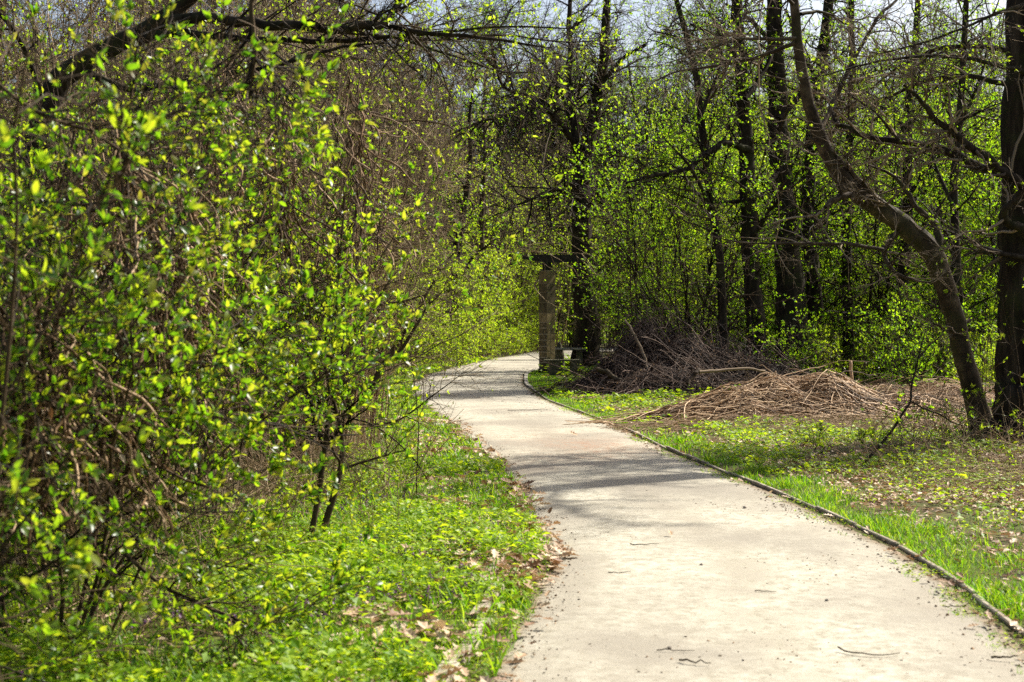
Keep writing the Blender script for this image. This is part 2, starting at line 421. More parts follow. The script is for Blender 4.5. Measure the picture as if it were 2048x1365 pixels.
def box(mb, c, s, rz=0., m=0, bev=0., tilt=0.):
    """a box with chamfered upright and top edges; c is the centre of its base"""
    x, y, z = s[0] / 2, s[1] / 2, s[2]
    b = min(bev, x * .4, y * .4) if bev else 0
    def ring(q, zz): return [[-x + q, -y, zz], [x - q, -y, zz], [x, -y + q, zz], [x, y - q, zz], [x - q, y, zz], [-x + q, y, zz], [-x, y - q, zz], [-x, -y + q, zz]] if b else [[-x, -y, zz], [x, -y, zz], [x, y, zz], [-x, y, zz]]
    k = 8 if b else 4
    V = A(ring(b, 0) + ring(b, z - b) + ([[vx * (1 - b / x), vy * (1 - b / y), z] for vx, vy, _ in ring(b, 0)] if b else ring(0, z)))
    if b == 0: V = V[[0, 1, 2, 3, 8, 9, 10, 11]]
    R = 3 if b else 2
    ca, sa = math.cos(rz), math.sin(rz)
    V[:, 2] += tilt * V[:, 0]
    V = np.stack([V[:, 0] * ca - V[:, 1] * sa + c[0], V[:, 0] * sa + V[:, 1] * ca + c[1], V[:, 2] + c[2]], -1)
    q = [[r * k + i, r * k + (i + 1) % k, (r + 1) * k + (i + 1) % k, (r + 1) * k + i] for r in range(R - 1) for i in range(k)]
    top = (R - 1) * k
    if k == 4: q += [[top, top + 1, top + 2, top + 3], [3, 2, 1, 0]]
    else:
        for o_, rev in ((top, 0), (0, 1)):
            f = [[o_, o_ + 1, o_ + 2, o_ + 3], [o_, o_ + 3, o_ + 4, o_ + 7], [o_ + 7, o_ + 4, o_ + 5, o_ + 6]]
            q += [x_[::-1] for x_ in f] if rev else f
    mb.add(V, q, None, m)

M_kerb = stone_mat("weathered_edging", [(.14, .115, .085), (.28, .235, .175), (.44, .38, .3)], sc=9)
M_kerb_pale = stone_mat("pale_edging", [(.16, .14, .11), (.3, .27, .22), (.42, .38, .32)], sc=9)
def kerb():
    rng = RNG(11); mb = MB(); y = 1.0
    while y < 53:
        ln = rng.uniform(.9, 1.05); y2 = y + ln * .97
        x1, x2 = float(pr(y)) + .05, float(pr(y2)) + .05
        a = math.atan2(y2 - y, x2 - x1); L = math.hypot(x2 - x1, y2 - y)
        hgt = rng.uniform(.018, .036) if y < 33 else .05
        pale = y > 33
        box(mb, ((x1 + x2) / 2 + rng.normal(0, .006), (y + y2) / 2, -.06), (L - .012, .036 if not pale else .1, .06 + hgt), a + rng.normal(0, .006), 1 if pale else 0, .008, rng.normal(0, .008))
        y = y2 + .01
    tag(mb.build("kerb", [M_kerb, M_kerb_pale]), kind='structure')
    mb = MB(); y = 4.2
    while y < 40:
        y2 = y + .98
        o = .30 + .12 * math.sin(y * .8)
        x1, x2 = float(pl(y)) - o, float(pl(y2)) - o
        a = math.atan2(y2 - y, x2 - x1); L = math.hypot(x2 - x1, y2 - y)
        box(mb, ((x1 + x2) / 2, (y + y2) / 2, -.07), (L - .015, .085, .07 + rng.uniform(.02, .045)), a + rng.normal(0, .012), 0, .01, rng.normal(0, .012))
        y = y2 + .01
    tag(mb.build("kerb", [M_kerb, M_kerb_pale]), kind='structure')
kerb()

# ================================================================== THE RESTING PLACE: PILLAR, BENCH, TABLE, BOULDER
M_stone = stone_mat("sandstone", [(.085, .063, .026), (.2, .15, .068), (.31, .24, .125)], sc=4)
M_stone2 = stone_mat("sandstone_grey", [(.05, .04, .02), (.105, .082, .04), (.17, .133, .068)], sc=4)
M_stone3 = stone_mat("sandstone_brown", [(.11, .078, .033), (.25, .185, .088), (.36, .285, .155)], sc=4)
M_mortar = stone_mat("mortar", [(.28, .235, .16), (.42, .36, .26)], sc=12)
M_mossy = stone_mat("mossy_stone", [(.05, .055, .025), (.12, .11, .065), (.22, .19, .13)], sc=5)
M_conc = stone_mat("dark_concrete", [(.012, .012, .008), (.028, .026, .018), (.055, .05, .036)], sc=6)
PX, PY = (1094 - 1024) / FPX * 43.5, 43.5
def pillar():
    rng = RNG(21)
    r = root("stone_pillar", (PX, PY, 0), "tall square sandstone pillar carrying a dark concrete beam beside the path", "pillar")
    S, rz = .36, math.radians(42)
    ca, sa = math.cos(rz), math.sin(rz)
    def loc(u, v, z): return (u * ca - v * sa, u * sa + v * ca, z)
    mb = MB(); box(mb, (0, 0, -.1), (S + .03, S + .03, .27), rz, 0, .01); mb.build("plinth", M_conc, r)
    mb = MB(); box(mb, (0, 0, .165), (S - .014, S - .014, 2.99), rz, 3)
    z = .18; k = 0
    while z < 3.14:
        low = z < 1.45
        h = rng.uniform(.15, .19) if low else rng.uniform(.24, .36)
        if z + h > 3.02: h = 3.16 - z
        if low:
            sp = rng.uniform(.36, .64) * S
            for (u0, u1) in ((-S / 2, -S / 2 + sp), (-S / 2 + sp, S / 2)):
                c = loc((u0 + u1) / 2, 0, z)
                box(mb, c, (u1 - u0 - .014, S, h - .016), rz, int(rng.integers(0, 3)), .006)
        else:
            box(mb, loc(0, 0, z), (S, S, h - .012), rz, int(rng.integers(0, 3)), .006)
        z += h; k += 1
    mb.build("shaft", [M_stone, M_stone2, M_stone3, M_mortar], r)
    mb = MB(); box(mb, loc(-.01, 0, 3.165), (.2, .2, .24), rz, 0, .01); mb.build("bearing_block", M_conc, r)
    # the beam: full depth over the pillar, tapering to a thin left end
    mb = MB()
    xs, zb = [-.76, -.05, .06, .75, 1.25], [.12, .235, .245, .22, .2]
    V, zt = [], 3.64
    for x, d in zip(xs, zb):
        for yy in (-.13, .13): V += [[x, yy, zt], [x, yy, zt - d]]
    q = []
    for i in range(4):
        a, b = i * 4, i * 4 + 4
        q += [[a, a + 1, b + 1, b], [a + 3, a + 2, b + 2, b + 3], [a + 2, a, b, b + 2], [a + 1, a + 3, b + 3, b + 1]]
    q += [[0, 2, 3, 1], [16, 17, 19, 18]]
    mb.add(V, q); mb.build("beam", M_conc, r)
pillar()
def bench():
    Y = 41.8; x = (1124 - 1024) / FPX * Y
    r = root("stone_bench", (x, Y, 0), "low stone bench with a thin slab seat right beside the pillar foot", "bench")
    mb = MB(); box(mb, (0, 0, .43), (1.06, .42, .055), .03, 0, .01); mb.build("seat", M_mossy, r)
    for s in (-.2, .34):
        mb = MB(); box(mb, (s, 0, -.05), (.32 if s < 0 else .2, .36, .477), .03, 0, .015); mb.build("leg", M_mossy, r)
    Y = 45.6; x = (1140 - 1024) / FPX * Y
    r = root("stone_table", (x, Y, 0), "grey stone table with a flat slab top behind the low bench", "table")
    mb = MB(); box(mb, (0, 0, .70), (.98, .62, .06), -.03, 0, .012); mb.build("tabletop", M_kerb_pale, r)
    for s in (-.34, .3):
        mb = MB(); box(mb, (s, 0, -.05), (.2, .44, .747), -.03, 0, .015); mb.build("leg", M_mossy, r)
    # rounded boulder on the table end
    rng = RNG(5); mb = MB()
    u, v = np.meshgrid(np.arange(14) / 14 * 2 * math.pi, np.linspace(0, math.pi / 2, 7), indexing='xy')
    d = np.stack([np.cos(u) * np.cos(v), np.sin(u) * np.cos(v), np.sin(v)], -1)
    d = d * (1 + .12 * (vnoise(u * 2, v * 3, 1, 9) - .5))[..., None] * A([.17, .16, .3])
    i, j = np.meshgrid(np.arange(14), np.arange(6)); a = (j * 14 + i).ravel(); b = (j * 14 + (i + 1) % 14).ravel()
    mb.add(d, np.stack([a, b, b + 14, a + 14], -1), None, 0, True)
    o = mb.build("boulder", M_mossy); o.location = ((1118 - 1024) / FPX * 46.8, 46.8, 0); o.scale = (1.2, 1.2, 3.1)
    tag(o, "upright rounded stone standing behind the stone table", "stone")
bench()

# ================================================================== PLANT BUILDERS
def poly3(ps, Y0, dY=0., n=None):
    """pixel polyline (px, py, width px) -> points and radii, smoothed; depth drifts from Y0 by dY"""
    ps = A(ps, float); n = n or max(6, len(ps) * 3)
    t = np.linspace(0, len(ps) - 1, n)
    s = np.stack([np.interp(t, np.arange(len(ps)), ps[:, k]) for k in range(3)], -1)
    s[1:-1] = .25 * s[:-2] + .5 * s[1:-1] + .25 * s[2:]
    Y = Y0 + dY * np.linspace(0, 1, n)
    p = np.stack([(s[:, 0] - 1024) / FPX * Y, Y, EYE - (s[:, 1] - HY) / FPX * Y], -1)
    return p, s[:, 2] / FPX * Y / 2
def jig(rng, p, r, a=.25):
    q = p.copy(); q[1:-1] += rng.normal(size=q[1:-1].shape) * r[1:-1, None] * a; return q
def flare(p, r, h=.5, k=.7):
    return r * (1 + k * np.exp(-np.maximum(p[:, 2], 0) / h * 2.2))

def parts(r, wood=None, twigs=None, leaves=None, mats=(None, None, None)):
    if wood: wood.build("trunk", mats[0], r)
    if twigs: twigs.build("branches", mats[1], r)
    if leaves: leaves.build("foliage", mats[2], r)

def stacked(L):
    """pad polylines to one length so that they can be sampled together"""
    n = max(len(p) for p, _ in L); P, R = [], []
    for p, r in L:
        t = np.linspace(0, len(p) - 1, n); k = np.arange(len(p))
        P.append(np.stack([np.interp(t, k, p[:, c]) for c in range(3)], -1)); R.append(np.interp(t, k, r))
    return A(P), A(R)

def drawn_tree(seed, name, label, cat, trunks, limbs, mats, twig=(60, .9, 2.2), twig2=5, leaf=None, leaf_size=(.03, .05), trunkK=10, flare_h=.6, leaftpl='m', group=None, droop=0., t0=.2, rmax=.02, flare_k=.7, fat=1.):
    """trunks, limbs: lists of (points, radii) in world space; twigs and leaves grow on them"""
    rng = RNG(seed)
    base = trunks[0][0][0].copy(); base[2] = 0
    r = root(name, base, label, cat, group)
    w, tw, lv = MB(), MB(), MB()
    for p, q in trunks:
        w.tubes(jig(rng, p - base, q, .07), flare(p, q, flare_h, flare_k), trunkK)
    for p, q in [l for l in limbs if l[0] is not trunks[0][0]]: w.tubes(jig(rng, p - base, q, .22), q, 7)
    P, R = stacked(limbs if limbs else trunks)
    P = P - base
    w.build("trunk", mats[0], r)
    n, l0, l1 = twig
    lens = np.linalg.norm(np.diff(P, axis=1), axis=2).sum(1)
    p1, r1 = spawn(rng, P, R, n, t0, 1, (30, 75), (l0, l1), 8, .2, (0, 0, droop), .5, rmax, .003, w=lens)
    p2, r2 = spawn(rng, p1, r1, int(n * twig2), .15, 1, (25, 65), (l0 * .35, l1 * .45), 6, .2, (0, 0, droop), .6, .008, .0022)
    p3, r3 = spawn(rng, p2, r2, int(n * twig2 * 3), .1, 1, (25, 60), (l0 * .12, l1 * .18), 4, .2, (0, 0, 0), .7, .004, .0016)
    tw.tubes(p1, r1 * (1 + .4 * (fat - 1)), 5); tw.tubes(p2, r2 * fat, 3); tw.tubes(p3, r3 * fat, 3)
    tw.build("branches", mats[1], r)
    if leaf:
        s, d, nn, sz = leafset(rng, p3, leaf, leaf_size, per=3)
        lv.stamp(leaftpl, s, d, nn, sz); lv.build("foliage", mats[2], r)
    return r

def shrub(seed, name, label, cat, base, nst, H, spread, lean, n1, n2, nleaf, leaf_size, mats, tpl='m', r0=.014, brad=.12, low=.12, per=3, trop=(0, 0, -.1), extra=None, group=None, n3=0, twig_r=.0022, L1=(.3, .55), L2=(.12, .28), wob=.12, ztop=None, lt0=.1):
    rng = RNG(seed)
    r = root(name, base, label, cat, group)
    st, tw, lv = MB(), MB(), MB()
    a = rng.uniform(0, 2 * math.pi, nst); rr = brad * np.sqrt(rng.uniform(0, 1, nst))
    s = np.stack([rr * np.cos(a), rr * np.sin(a), np.full(nst, -.05)], -1)
    d = np.stack([np.cos(a) * spread, np.sin(a) * spread, np.ones(nst)], -1) * rng.uniform(.6, 1.3, (nst, 1)) * A([1, 1, .8]) + A(lean) + A([0, 0, .4])
    p0 = grow(rng, s, d, H * rng.uniform(.65, 1.1, nst), 12, wob, trop)
    q0 = r0 * rng.uniform(.6, 1.2, (nst, 1)) * np.linspace(1, .3, 12)[None]
    st.tubes(p0, q0, 6)
    if extra:
        for p, q in extra: st.tubes(p - A(base), q, 7)
        pe, qe = stacked([(p - A(base), q) for p, q in extra]) if extra else (None, None)
    p1, q1 = spawn(rng, p0, q0, n1, low, 1, (25, 70), (H * L1[0], H * L1[1]), 8, .16, trop, .6, .012, .003)
    if extra:
        pa, qa = spawn(rng, pe, qe, max(8, n1 // 4), .25, 1, (25, 70), (H * L1[0] * .4, H * L1[1] * .45), 8, .16, trop, .6, .012, .003)
        p1, q1 = np.concatenate([p1, pa]), np.concatenate([q1, qa])
    p2, q2 = spawn(rng, p1, q1, n2, .15, 1, (25, 65), (H * L2[0], H * L2[1]), 6, .16, (0, 0, .15), .7, .006, twig_r)
    tw.tubes(p1, q1, 5); tw.tubes(p2, q2, 3)
    tips = p2
    if n3:
        p3, q3 = spawn(rng, p2, q2, n3, .15, 1, (25, 60), (H * .04, H * .1), 4, .18, (0, 0, .2), .8, .003, twig_r * .8)
        tw.tubes(p3, q3, 3); tips = p3
    st.build("stems", mats[0], r); tw.build("branches", mats[1], r)
    if nleaf:
        S, D, NN, SZ = leafset(rng, tips, nleaf // per, leaf_size, lt0, .8, .35, per=per)
        if ztop:
            kz = np.repeat(rng.uniform(0, 1, len(S) // per), per) < 1 - ztop[2] * sstep(ztop[0], ztop[1], S[:, 2])
            S, D, NN, SZ = S[kz], D[kz], NN[kz], SZ[kz]
        lv.stamp(tpl, S, D, NN, SZ, 1.05, 0, tpl == 'h'); lv.build("foliage", mats[2], r)
    return r

def trunk_tree(seed, label, pts, Y, dY=0., limbs=(), leaf=1500, twig=(80, .5, 2.6), name="woodland_tree", mats=None, leaf_size=(.04, .07), group=None, t0=.15):
    pts = [tuple(p) for p in pts]
    x, y, w = pts[0]
    pts = [(x, HY + EYE * FPX / Y + 6, w)] + pts[1:]
    T = [poly3(pts, Y, dY, 30)]
    leaf = int(leaf * 3); Lm = [T[0]] + [poly3(l, Y + dd, dl) for l, dd, dl in limbs]
    return drawn_tree(seed, name, label, "tree", [T[0]], Lm, mats or (M_bark_dark, M_twig_dark, M_leaf_green), twig, 5, leaf, leaf_size, 10, .8, 'q', group, t0=.08, fat=Y / 20)

# ================================================================== LEFT: THE NEAR LEAFY SHRUBS
NEAR = (M_bark_brown, M_twig_dark, M_leaf_near)
def curve_px(pts, Y0, dY=0.): return poly3(pts, Y0, dY)
shrub(101, "leafy_shrub", "out of focus leafy shrub closest to the viewer at the edge of the grass", "shrub", (-2.1, 4.5, 0), 10, 2.6, .40, (.03, -.05, 0), 110, 620, 12000, (.026, .046), NEAR, 'h', .012, .2, ztop=(1.5, 2.2, .55), per=5, lt0=.35,
      extra=[curve_px([(-120, 60, 9), (34, 202, 8), (96, 236, 8), (178, 263, 7), (239, 256, 7), (328, 236, 6), (410, 202, 5), (455, 164, 4)], 5.2, .3)])
shrub(102, "leafy_shrub", "thin leafy shrub with low branches reaching down to the bright grass", "shrub", (-2.15, 6.7, 0), 11, 2.7, .42, (.03, -.05, 0), 150, 1200, 32000, (.028, .05), NEAR, 'h', .012, .25, ztop=(1.5, 2.2, .55), per=5, lt0=.35, low=.04,
      extra=[curve_px([(560, -80, 11), (500, 0, 10), (508, 60, 9), (512, 110, 9), (505, 150, 8), (500, 200, 5)], 6.5, .1), curve_px([(250, 1110, 9), (330, 1180, 8), (430, 1222, 7), (500, 1252, 4)], 6.6, -.4)])
shrub(103, "leafy_shrub", "leafy shrub with forked bare stem rising from the verge grass", "shrub", (-2.15, 9.9, 0), 7, 2.9, .2, (-.12, -.05, 0), 120, 1100, 30000, (.028, .05), NEAR, 'h', .011, .2, ztop=(1.5, 2.2, .55), per=5, lt0=.35, low=.25,
      extra=[curve_px([(618, 1092, 13.6), (632, 1020, 12.2), (642, 950, 11.6), (655, 860, 10.2), (660, 760, 8.8), (672, 640, 7.5), (680, 520, 5.4), (690, 400, 3.4)], 9.7),
             curve_px([(640, 1080, 15), (662, 1010, 13.6), (682, 940, 12.2), (686, 880, 9.5), (668, 800, 7.5), (640, 700, 6.1), (600, 560, 4.1), (560, 420, 2.7)], 9.8)])
shrub(104, "leafy_shrub", "broad leafy shrub with tangled stems behind the low branches", "shrub", (-2.8, 8.4, 0), 13, 3.0, .42, (.03, 0, 0), 150, 1100, 26000, (.028, .05), NEAR, 'm', .013, .3, ztop=(1.5, 2.2, .55), per=5, lt0=.35)
shrub(105, "leafy_shrub", "shaded leafy shrub deep behind the forked stem", "shrub", (-3.4, 11.8, 0), 14, 3.4, .34, (-.05, 0, 0), 150, 1000, 18000, (.03, .05), NEAR, 'm', .013, .35, ztop=(1.9, 2.9, .5), per=5, lt0=.35)
shrub(106, "leafy_shrub", "tall open leafy shrub beneath the dark overhanging limb", "shrub", (-4.0, 11.2, 0), 14, 4.0, .4, (0, 0, 0), 150, 1000, 14000, (.03, .05), NEAR, 'm', .013, .35, ztop=(1.9, 2.9, .5), per=5, lt0=.35)

# dead climbers hanging in the shrubs
def dead_vine(seed, label, px, py0, py1, Y, wpx, n):
    rng = RNG(seed); top = W(px, py0, Y); L = (py1 - py0) / FPX * Y; w = wpx / FPX * Y
    r = root("dead_vine", top, label, "vine", "dead climbers hanging in the shrubs")
    s = rng.normal(size=(n, 3)) * A([w, w, .05]); s[:, 2] -= rng.uniform(0, .7, n) * L
    p = grow(rng, s, A([0, 0, -1.]) + .25 * rng.normal(size=(n, 3)), np.minimum(rng.uniform(.25, .7, n) * L, L + s[:, 2] + .1), 14, .22, (0, 0, -.5))
    p[:, :, :2] += .02 * np.sin(np.linspace(0, 9, 14))[None, :, None] * rng.normal(size=(n, 1, 2))
    q = rng.uniform(.002, .0075, (n, 1)) * np.ones((1, 14))
    mb = MB(); mb.tubes(p, q, 4); mb.build("strands", M_vine, r)
    S, D, NN, SZ = leafset(rng, p, n * 3, (.02, .05), .1, .8, -.8)
    mb = MB(); mb.stamp('m', S, D, NN, SZ, .8); mb.build("withered_leaves", M_dead, r)
dead_vine(111, "thick brown mass of dead climber hanging in the middle of the leafy shrubs", 345, 330, 930, 7.6, 30, 200)
dead_vine(112, "short pale dead climber curling low among the nearest leaves", 255, 740, 1110, 6.2, 26, 60)
dead_vine(113, "long dead climber dangling in front of the bare stem thicket", 700, 140, 560, 11.0, 14, 80)
dead_vine(114, "thin dead climber hanging below the dark overhanging limb", 430, 90, 480, 9.0, 18, 60)
dead_vine(116, "brown dead climber hanging just under the near arching twig", 255, 250, 700, 6.8, 14, 80)
dead_vine(117, "tall brown dead climber hanging from the limb toward the forked stem", 560, 150, 640, 9.6, 12, 55)
dead_vine(118, "ragged dead climber trailing from the thick dark trunk bend", 170, 160, 620, 8.2, 16, 60)
dead_vine(115, "dark clump of dead climber low at the shaded edge of the shrubs", 60, 560, 1050, 5.7, 55, 200)

# ================================================================== LEFT: THE BIG TREE WITH LIMBS ACROSS THE TOP
Yt = 13.0
T = [poly3([(0, 978, 67.2), (30, 700, 59.2), (50, 450, 54.4), (80, 250, 49.6), (115, 165, 46.4), (190, 110, 40), (285, 68, 35.2), (350, 25, 32), (420, -40, 27.2), (520, -160, 20.8), (600, -300, 12.8)], Yt)]
Lb = [poly3([(320, 45, 27.2), (420, 36, 24), (520, 50, 20.8), (600, 54, 19.2), (690, 58, 17.6), (760, 50, 12.8), (830, 66, 9.6), (960, 76, 7.2), (1090, 96, 4)], Yt, -1.2),
      poly3([(700, 58, 16), (765, 52, 16), (790, 20, 12.8), (815, -20, 10.4), (850, -120, 6.4)], Yt - 1, .4),
      poly3([(230, 90, 19.2), (330, 66, 17.6), (410, 70, 14.4), (500, 80, 12.8), (600, 82, 12), (700, 84, 10.4), (850, 70, 7.2), (1000, 52, 4.8), (1150, 60, 2.4)], Yt, -.6),
      poly3([(150, 135, 16), (260, 188, 13.6), (340, 168, 11.2), (470, 145, 9.6), (540, 136, 8.8), (640, 108, 7.2), (700, 92, 5.6), (770, 88, 3.2)], Yt, -1.),
      poly3([(90, 210, 14.4), (60, 120, 11.2), (30, 60, 9.6), (-40, -20, 7.2)], Yt, -.8),
      poly3([(640, 56, 9.6), (740, 72, 8), (870, 84, 6.4), (1000, 68, 4.8), (1120, 88, 3.2), (1250, 80, 1.6)], Yt - .7, 1.6),
      poly3([(780, 72, 7.2), (900, 110, 5.6), (1010, 150, 4), (1120, 140, 2.4), (1200, 110, 1.6)], Yt - .7, 2.2)]
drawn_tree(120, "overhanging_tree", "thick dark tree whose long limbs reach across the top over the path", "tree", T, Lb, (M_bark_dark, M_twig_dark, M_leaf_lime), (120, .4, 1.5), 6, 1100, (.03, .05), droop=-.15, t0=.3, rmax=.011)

# ================================================================== RIGHT: THE LEANING TREE AND THE DARK TREE
Yl = 17.8
T = [poly3([(1976, 905, 53.3), (1950, 800, 41.3), (1926, 700, 37.8), (1902, 610, 38.7), (1876, 525, 43), (1850, 486, 44.7), (1800, 448, 40.4), (1745, 408, 38.7), (1692, 372, 36.1), (1657, 315, 30.1), (1632, 258, 26.7), (1614, 200, 23.2), (1600, 130, 21.5), (1591, 60, 19.8), (1586, 0, 18.1), (1582, -90, 13.8), (1574, -230, 7.7)], Yl, -.9, 44)]
Lb = [poly3([(1876, 500, 13), (1838, 462, 12), (1796, 430, 11), (1749, 395, 10), (1710, 352, 9), (1671, 312, 8), (1640, 288, 6), (1612, 276, 4)], Yl - .35, -.3),
      poly3([(1880, 500, 18), (1876, 460, 16), (1868, 440, 14), (1831, 417, 11), (1808, 376, 9), (1788, 351, 7), (1737, 331, 4)], Yl - .3, .5),
      poly3([(1700, 388, 15), (1680, 396, 14), (1662, 402, 13), (1650, 416, 9)], Yl - .6, -.3),
      poly3([(1590, 88, 9), (1523, 113, 8), (1484, 125, 7), (1414, 136, 6), (1347, 144, 4), (1289, 175, 2)], Yl - .85, .8),
      poly3([(1590, 78, 8), (1523, 80, 7), (1468, 78, 6), (1400, 108, 4), (1330, 128, 2)], Yl - .85, -.8),
      poly3([(1792, 468, 14), (1766, 498, 12), (1772, 526, 9), (1792, 548, 7), (1823, 560, 6), (1860, 566, 3)], Yl - .4, -.9),
      poly3([(1766, 500, 8), (1702, 489, 7), (1640, 487, 6), (1577, 487, 5), (1484, 487, 3), (1425, 473, 2)], Yl - .8, -.8),
      poly3([(1940, 640, 8), (1900, 662, 7), (1868, 648, 4)], Yl, -.5),
      poly3([(1636, 270, 12), (1660, 222, 10), (1690, 150, 9), (1757, 27, 7), (1796, 2, 5), (1850, -90, 3)], Yl - .6, 1.5),
      poly3([(1600, 30, 8), (1640, 22, 6), (1690, 50, 5), (1718, 60, 3)], Yl - .8, .6),
      poly3([(1584, 10, 8), (1540, -40, 6), (1480, -60, 4), (1400, -30, 2)], Yl - .9, -1.2)]
drawn_tree(130, "leaning_tree", "leaning bare tree with smooth brown bark bending over the cane heap", "tree", T, Lb, (M_bark_lean, M_twig_grey, M_leaf_lime), (170, .35, 1.3), 7, 120, (.02, .035), 14, .25, flare_k=.35)

Yd = 17.0
T = [poly3([(2038, 945, 112), (2040, 860, 104), (2040, 760, 98), (2042, 600, 92), (2046, 300, 84), (2050, 0, 76), (2052, -300, 60), (2050, -700, 30)], Yd, 0, 40)]
Lb = [poly3([(2060, 380, 22), (2040, 366, 21), (2002, 342, 19), (1967, 312, 17), (1912, 273, 15), (1873, 242, 13), (1835, 196, 10), (1807, 171, 6)], Yd - .2, -.6),
      poly3([(2030, 356, 20), (1971, 339, 18), (1928, 320, 17), (1873, 296, 15), (1796, 281, 13), (1737, 277, 11), (1700, 258, 10), (1671, 249, 9), (1662, 226, 7), (1672, 207, 4)], Yd, 1.6),
      poly3([(2070, 480, 20), (2048, 462, 19), (2014, 446, 18), (2003, 434, 17), (2008, 420, 15), (2026, 404, 13), (2040, 380, 9)], Yd - .35, -.3),
      poly3([(2060, 518, 13), (2014, 510, 11), (1975, 503, 9), (1940, 506, 6), (1928, 512, 4)], Yd - .3, -.5),
      poly3([(2060, 150, 11), (2040, 142, 10), (1990, 132, 8), (1936, 117, 8), (1873, 113, 7), (1796, 117, 6), (1718, 132, 4), (1663, 148, 3), (1612, 160, 2)], Yd - .2, -1.),
      poly3([(2050, 10, 9), (2000, 25, 7), (1920, 60, 5), (1840, 90, 4), (1750, 110, 2)], Yd - .3, -1.2),
      poly3([(2050, 110, 12), (1960, 92, 10), (1880, 96, 8), (1800, 130, 6), (1740, 180, 3)], Yd, 1.4),
      poly3([(2050, -200, 20), (2150, -330, 15), (2280, -420, 10), (2420, -470, 6)], Yd, -2.),
      poly3([(2040, 180, 13), (1940, 150, 10), (1850, 160, 8), (1770, 200, 6), (1700, 206, 3)], Yd, 2.0)]
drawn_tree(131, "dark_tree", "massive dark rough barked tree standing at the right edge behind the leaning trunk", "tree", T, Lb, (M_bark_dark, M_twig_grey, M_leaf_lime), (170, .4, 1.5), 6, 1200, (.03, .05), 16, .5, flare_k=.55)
trunk_tree(150, "tree just outside the right edge that shades the foot of the massive dark tree", [(2420, 900, 60), (2410, 500, 50), (2440, 100, 40), (2420, -300, 30), (2430, -700, 16)], 21, 0, [([(2415, 300, 20), (2250, 100, 14), (2120, -60, 8)], 0, -1.5), ([(2430, 0, 20), (2300, -250, 14), (2200, -420, 8)], 0, 1.5), ([(2420, -100, 18), (2560, -300, 12), (2640, -420, 7)], 0, -1.5), ([(2420, -300, 16), (2300, -500, 10), (2250, -650, 6)], 0, -1.)], 1500, (120, .8, 2.4))
# young elder shoots around its foot
tag(shrub(132, "undergrowth", "thin bright leaved shoots growing around the foot of the dark tree", "shrub", (5.75, 16.4, 0), 16, 2.3, .18, (.0, 0, .4), 60, 200, 700, (.035, .06), (M_twig_dark, M_twig_dark, M_leaf_lime), 'm', .006, .5, low=.1, L1=(.1, .25), L2=(.05, .12)), kind='stuff')
tag(shrub(134, "undergrowth", "low ragged green shoots spreading around the bare leaning sapling", "shrub", (4.6, 15.4, 0), 40, .55, .5, (.0, 0, .3), 120, 300, 900, (.03, .055), (M_twig_dark, M_twig_dark, M_leaf_lime), 'm', .003, 1.5, low=.1, L1=(.15, .4), L2=(.08, .2)), kind='stuff')
tag(shrub(135, "undergrowth", "ragged shaded shoots and stems at the foot of the leaning trunk", "shrub", (5.3, 17.2, 0), 36, .8, .4, (.0, 0, .3), 120, 300, 700, (.03, .055), (M_twig_dark, M_twig_dark, M_leaf_green), 'm', .004, .8, low=.1, L1=(.15, .4), L2=(.08, .2)), kind='stuff')
# bare sapling leaning over the ground cover
T = [poly3([(1716, 944, 6.5), (1735, 920, 6.5), (1753, 900, 5.8), (1788, 858, 5.8), (1806, 826, 5), (1823, 803, 5), (1822, 775, 4.3), (1835, 725, 3.6), (1842, 690, 2.9), (1852, 660, 1.4)], 14.7, .3)]
Lb = [poly3([(1825, 804, 4.3), (1850, 818, 3.6), (1880, 828, 3.6), (1905, 846, 2.9), (1930, 852, 1.4)], 14.9, .5), poly3([(1823, 776, 2.9), (1800, 740, 2.2), (1770, 700, 1.4)], 14.9, -.3), poly3([(1838, 716, 2.9), (1860, 690, 2.2), (1885, 668, 1.4)], 14.9, .2)]
drawn_tree(133, "bare_sapling", "thin bare dark sapling leaning over the green ground cover", "sapling", T, Lb, (M_bark_dark, M_twig_dark, M_leaf_lime), (14, .15, .5), 3, 12, (.02, .03), 6, .1)

# ================================================================== MIDDLE: THE DARK TRUNKS
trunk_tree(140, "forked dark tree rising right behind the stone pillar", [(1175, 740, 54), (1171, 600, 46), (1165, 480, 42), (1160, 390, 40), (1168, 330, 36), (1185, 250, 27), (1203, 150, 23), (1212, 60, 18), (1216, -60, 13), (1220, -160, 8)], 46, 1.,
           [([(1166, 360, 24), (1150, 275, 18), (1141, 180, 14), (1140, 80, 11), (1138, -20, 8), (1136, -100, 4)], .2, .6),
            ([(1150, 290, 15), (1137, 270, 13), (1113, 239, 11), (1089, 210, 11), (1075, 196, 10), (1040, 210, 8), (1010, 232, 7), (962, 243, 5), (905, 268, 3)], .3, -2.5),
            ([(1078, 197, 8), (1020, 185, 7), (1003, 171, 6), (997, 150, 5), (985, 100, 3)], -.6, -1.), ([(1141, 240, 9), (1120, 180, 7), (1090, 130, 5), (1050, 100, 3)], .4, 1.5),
            ([(1160, 400, 10), (1110, 375, 8), (1060, 400, 6), (1010, 420, 3)], 0, -2.), ([(1195, 180, 10), (1240, 120, 8), (1290, 90, 5)], .5, -1.), ([(1165, 420, 9), (1220, 380, 7), (1280, 370, 5), (1330, 350, 3)], 0, -1.5)], 450, (220, .6, 3.0), leaf_size=(.05, .09))
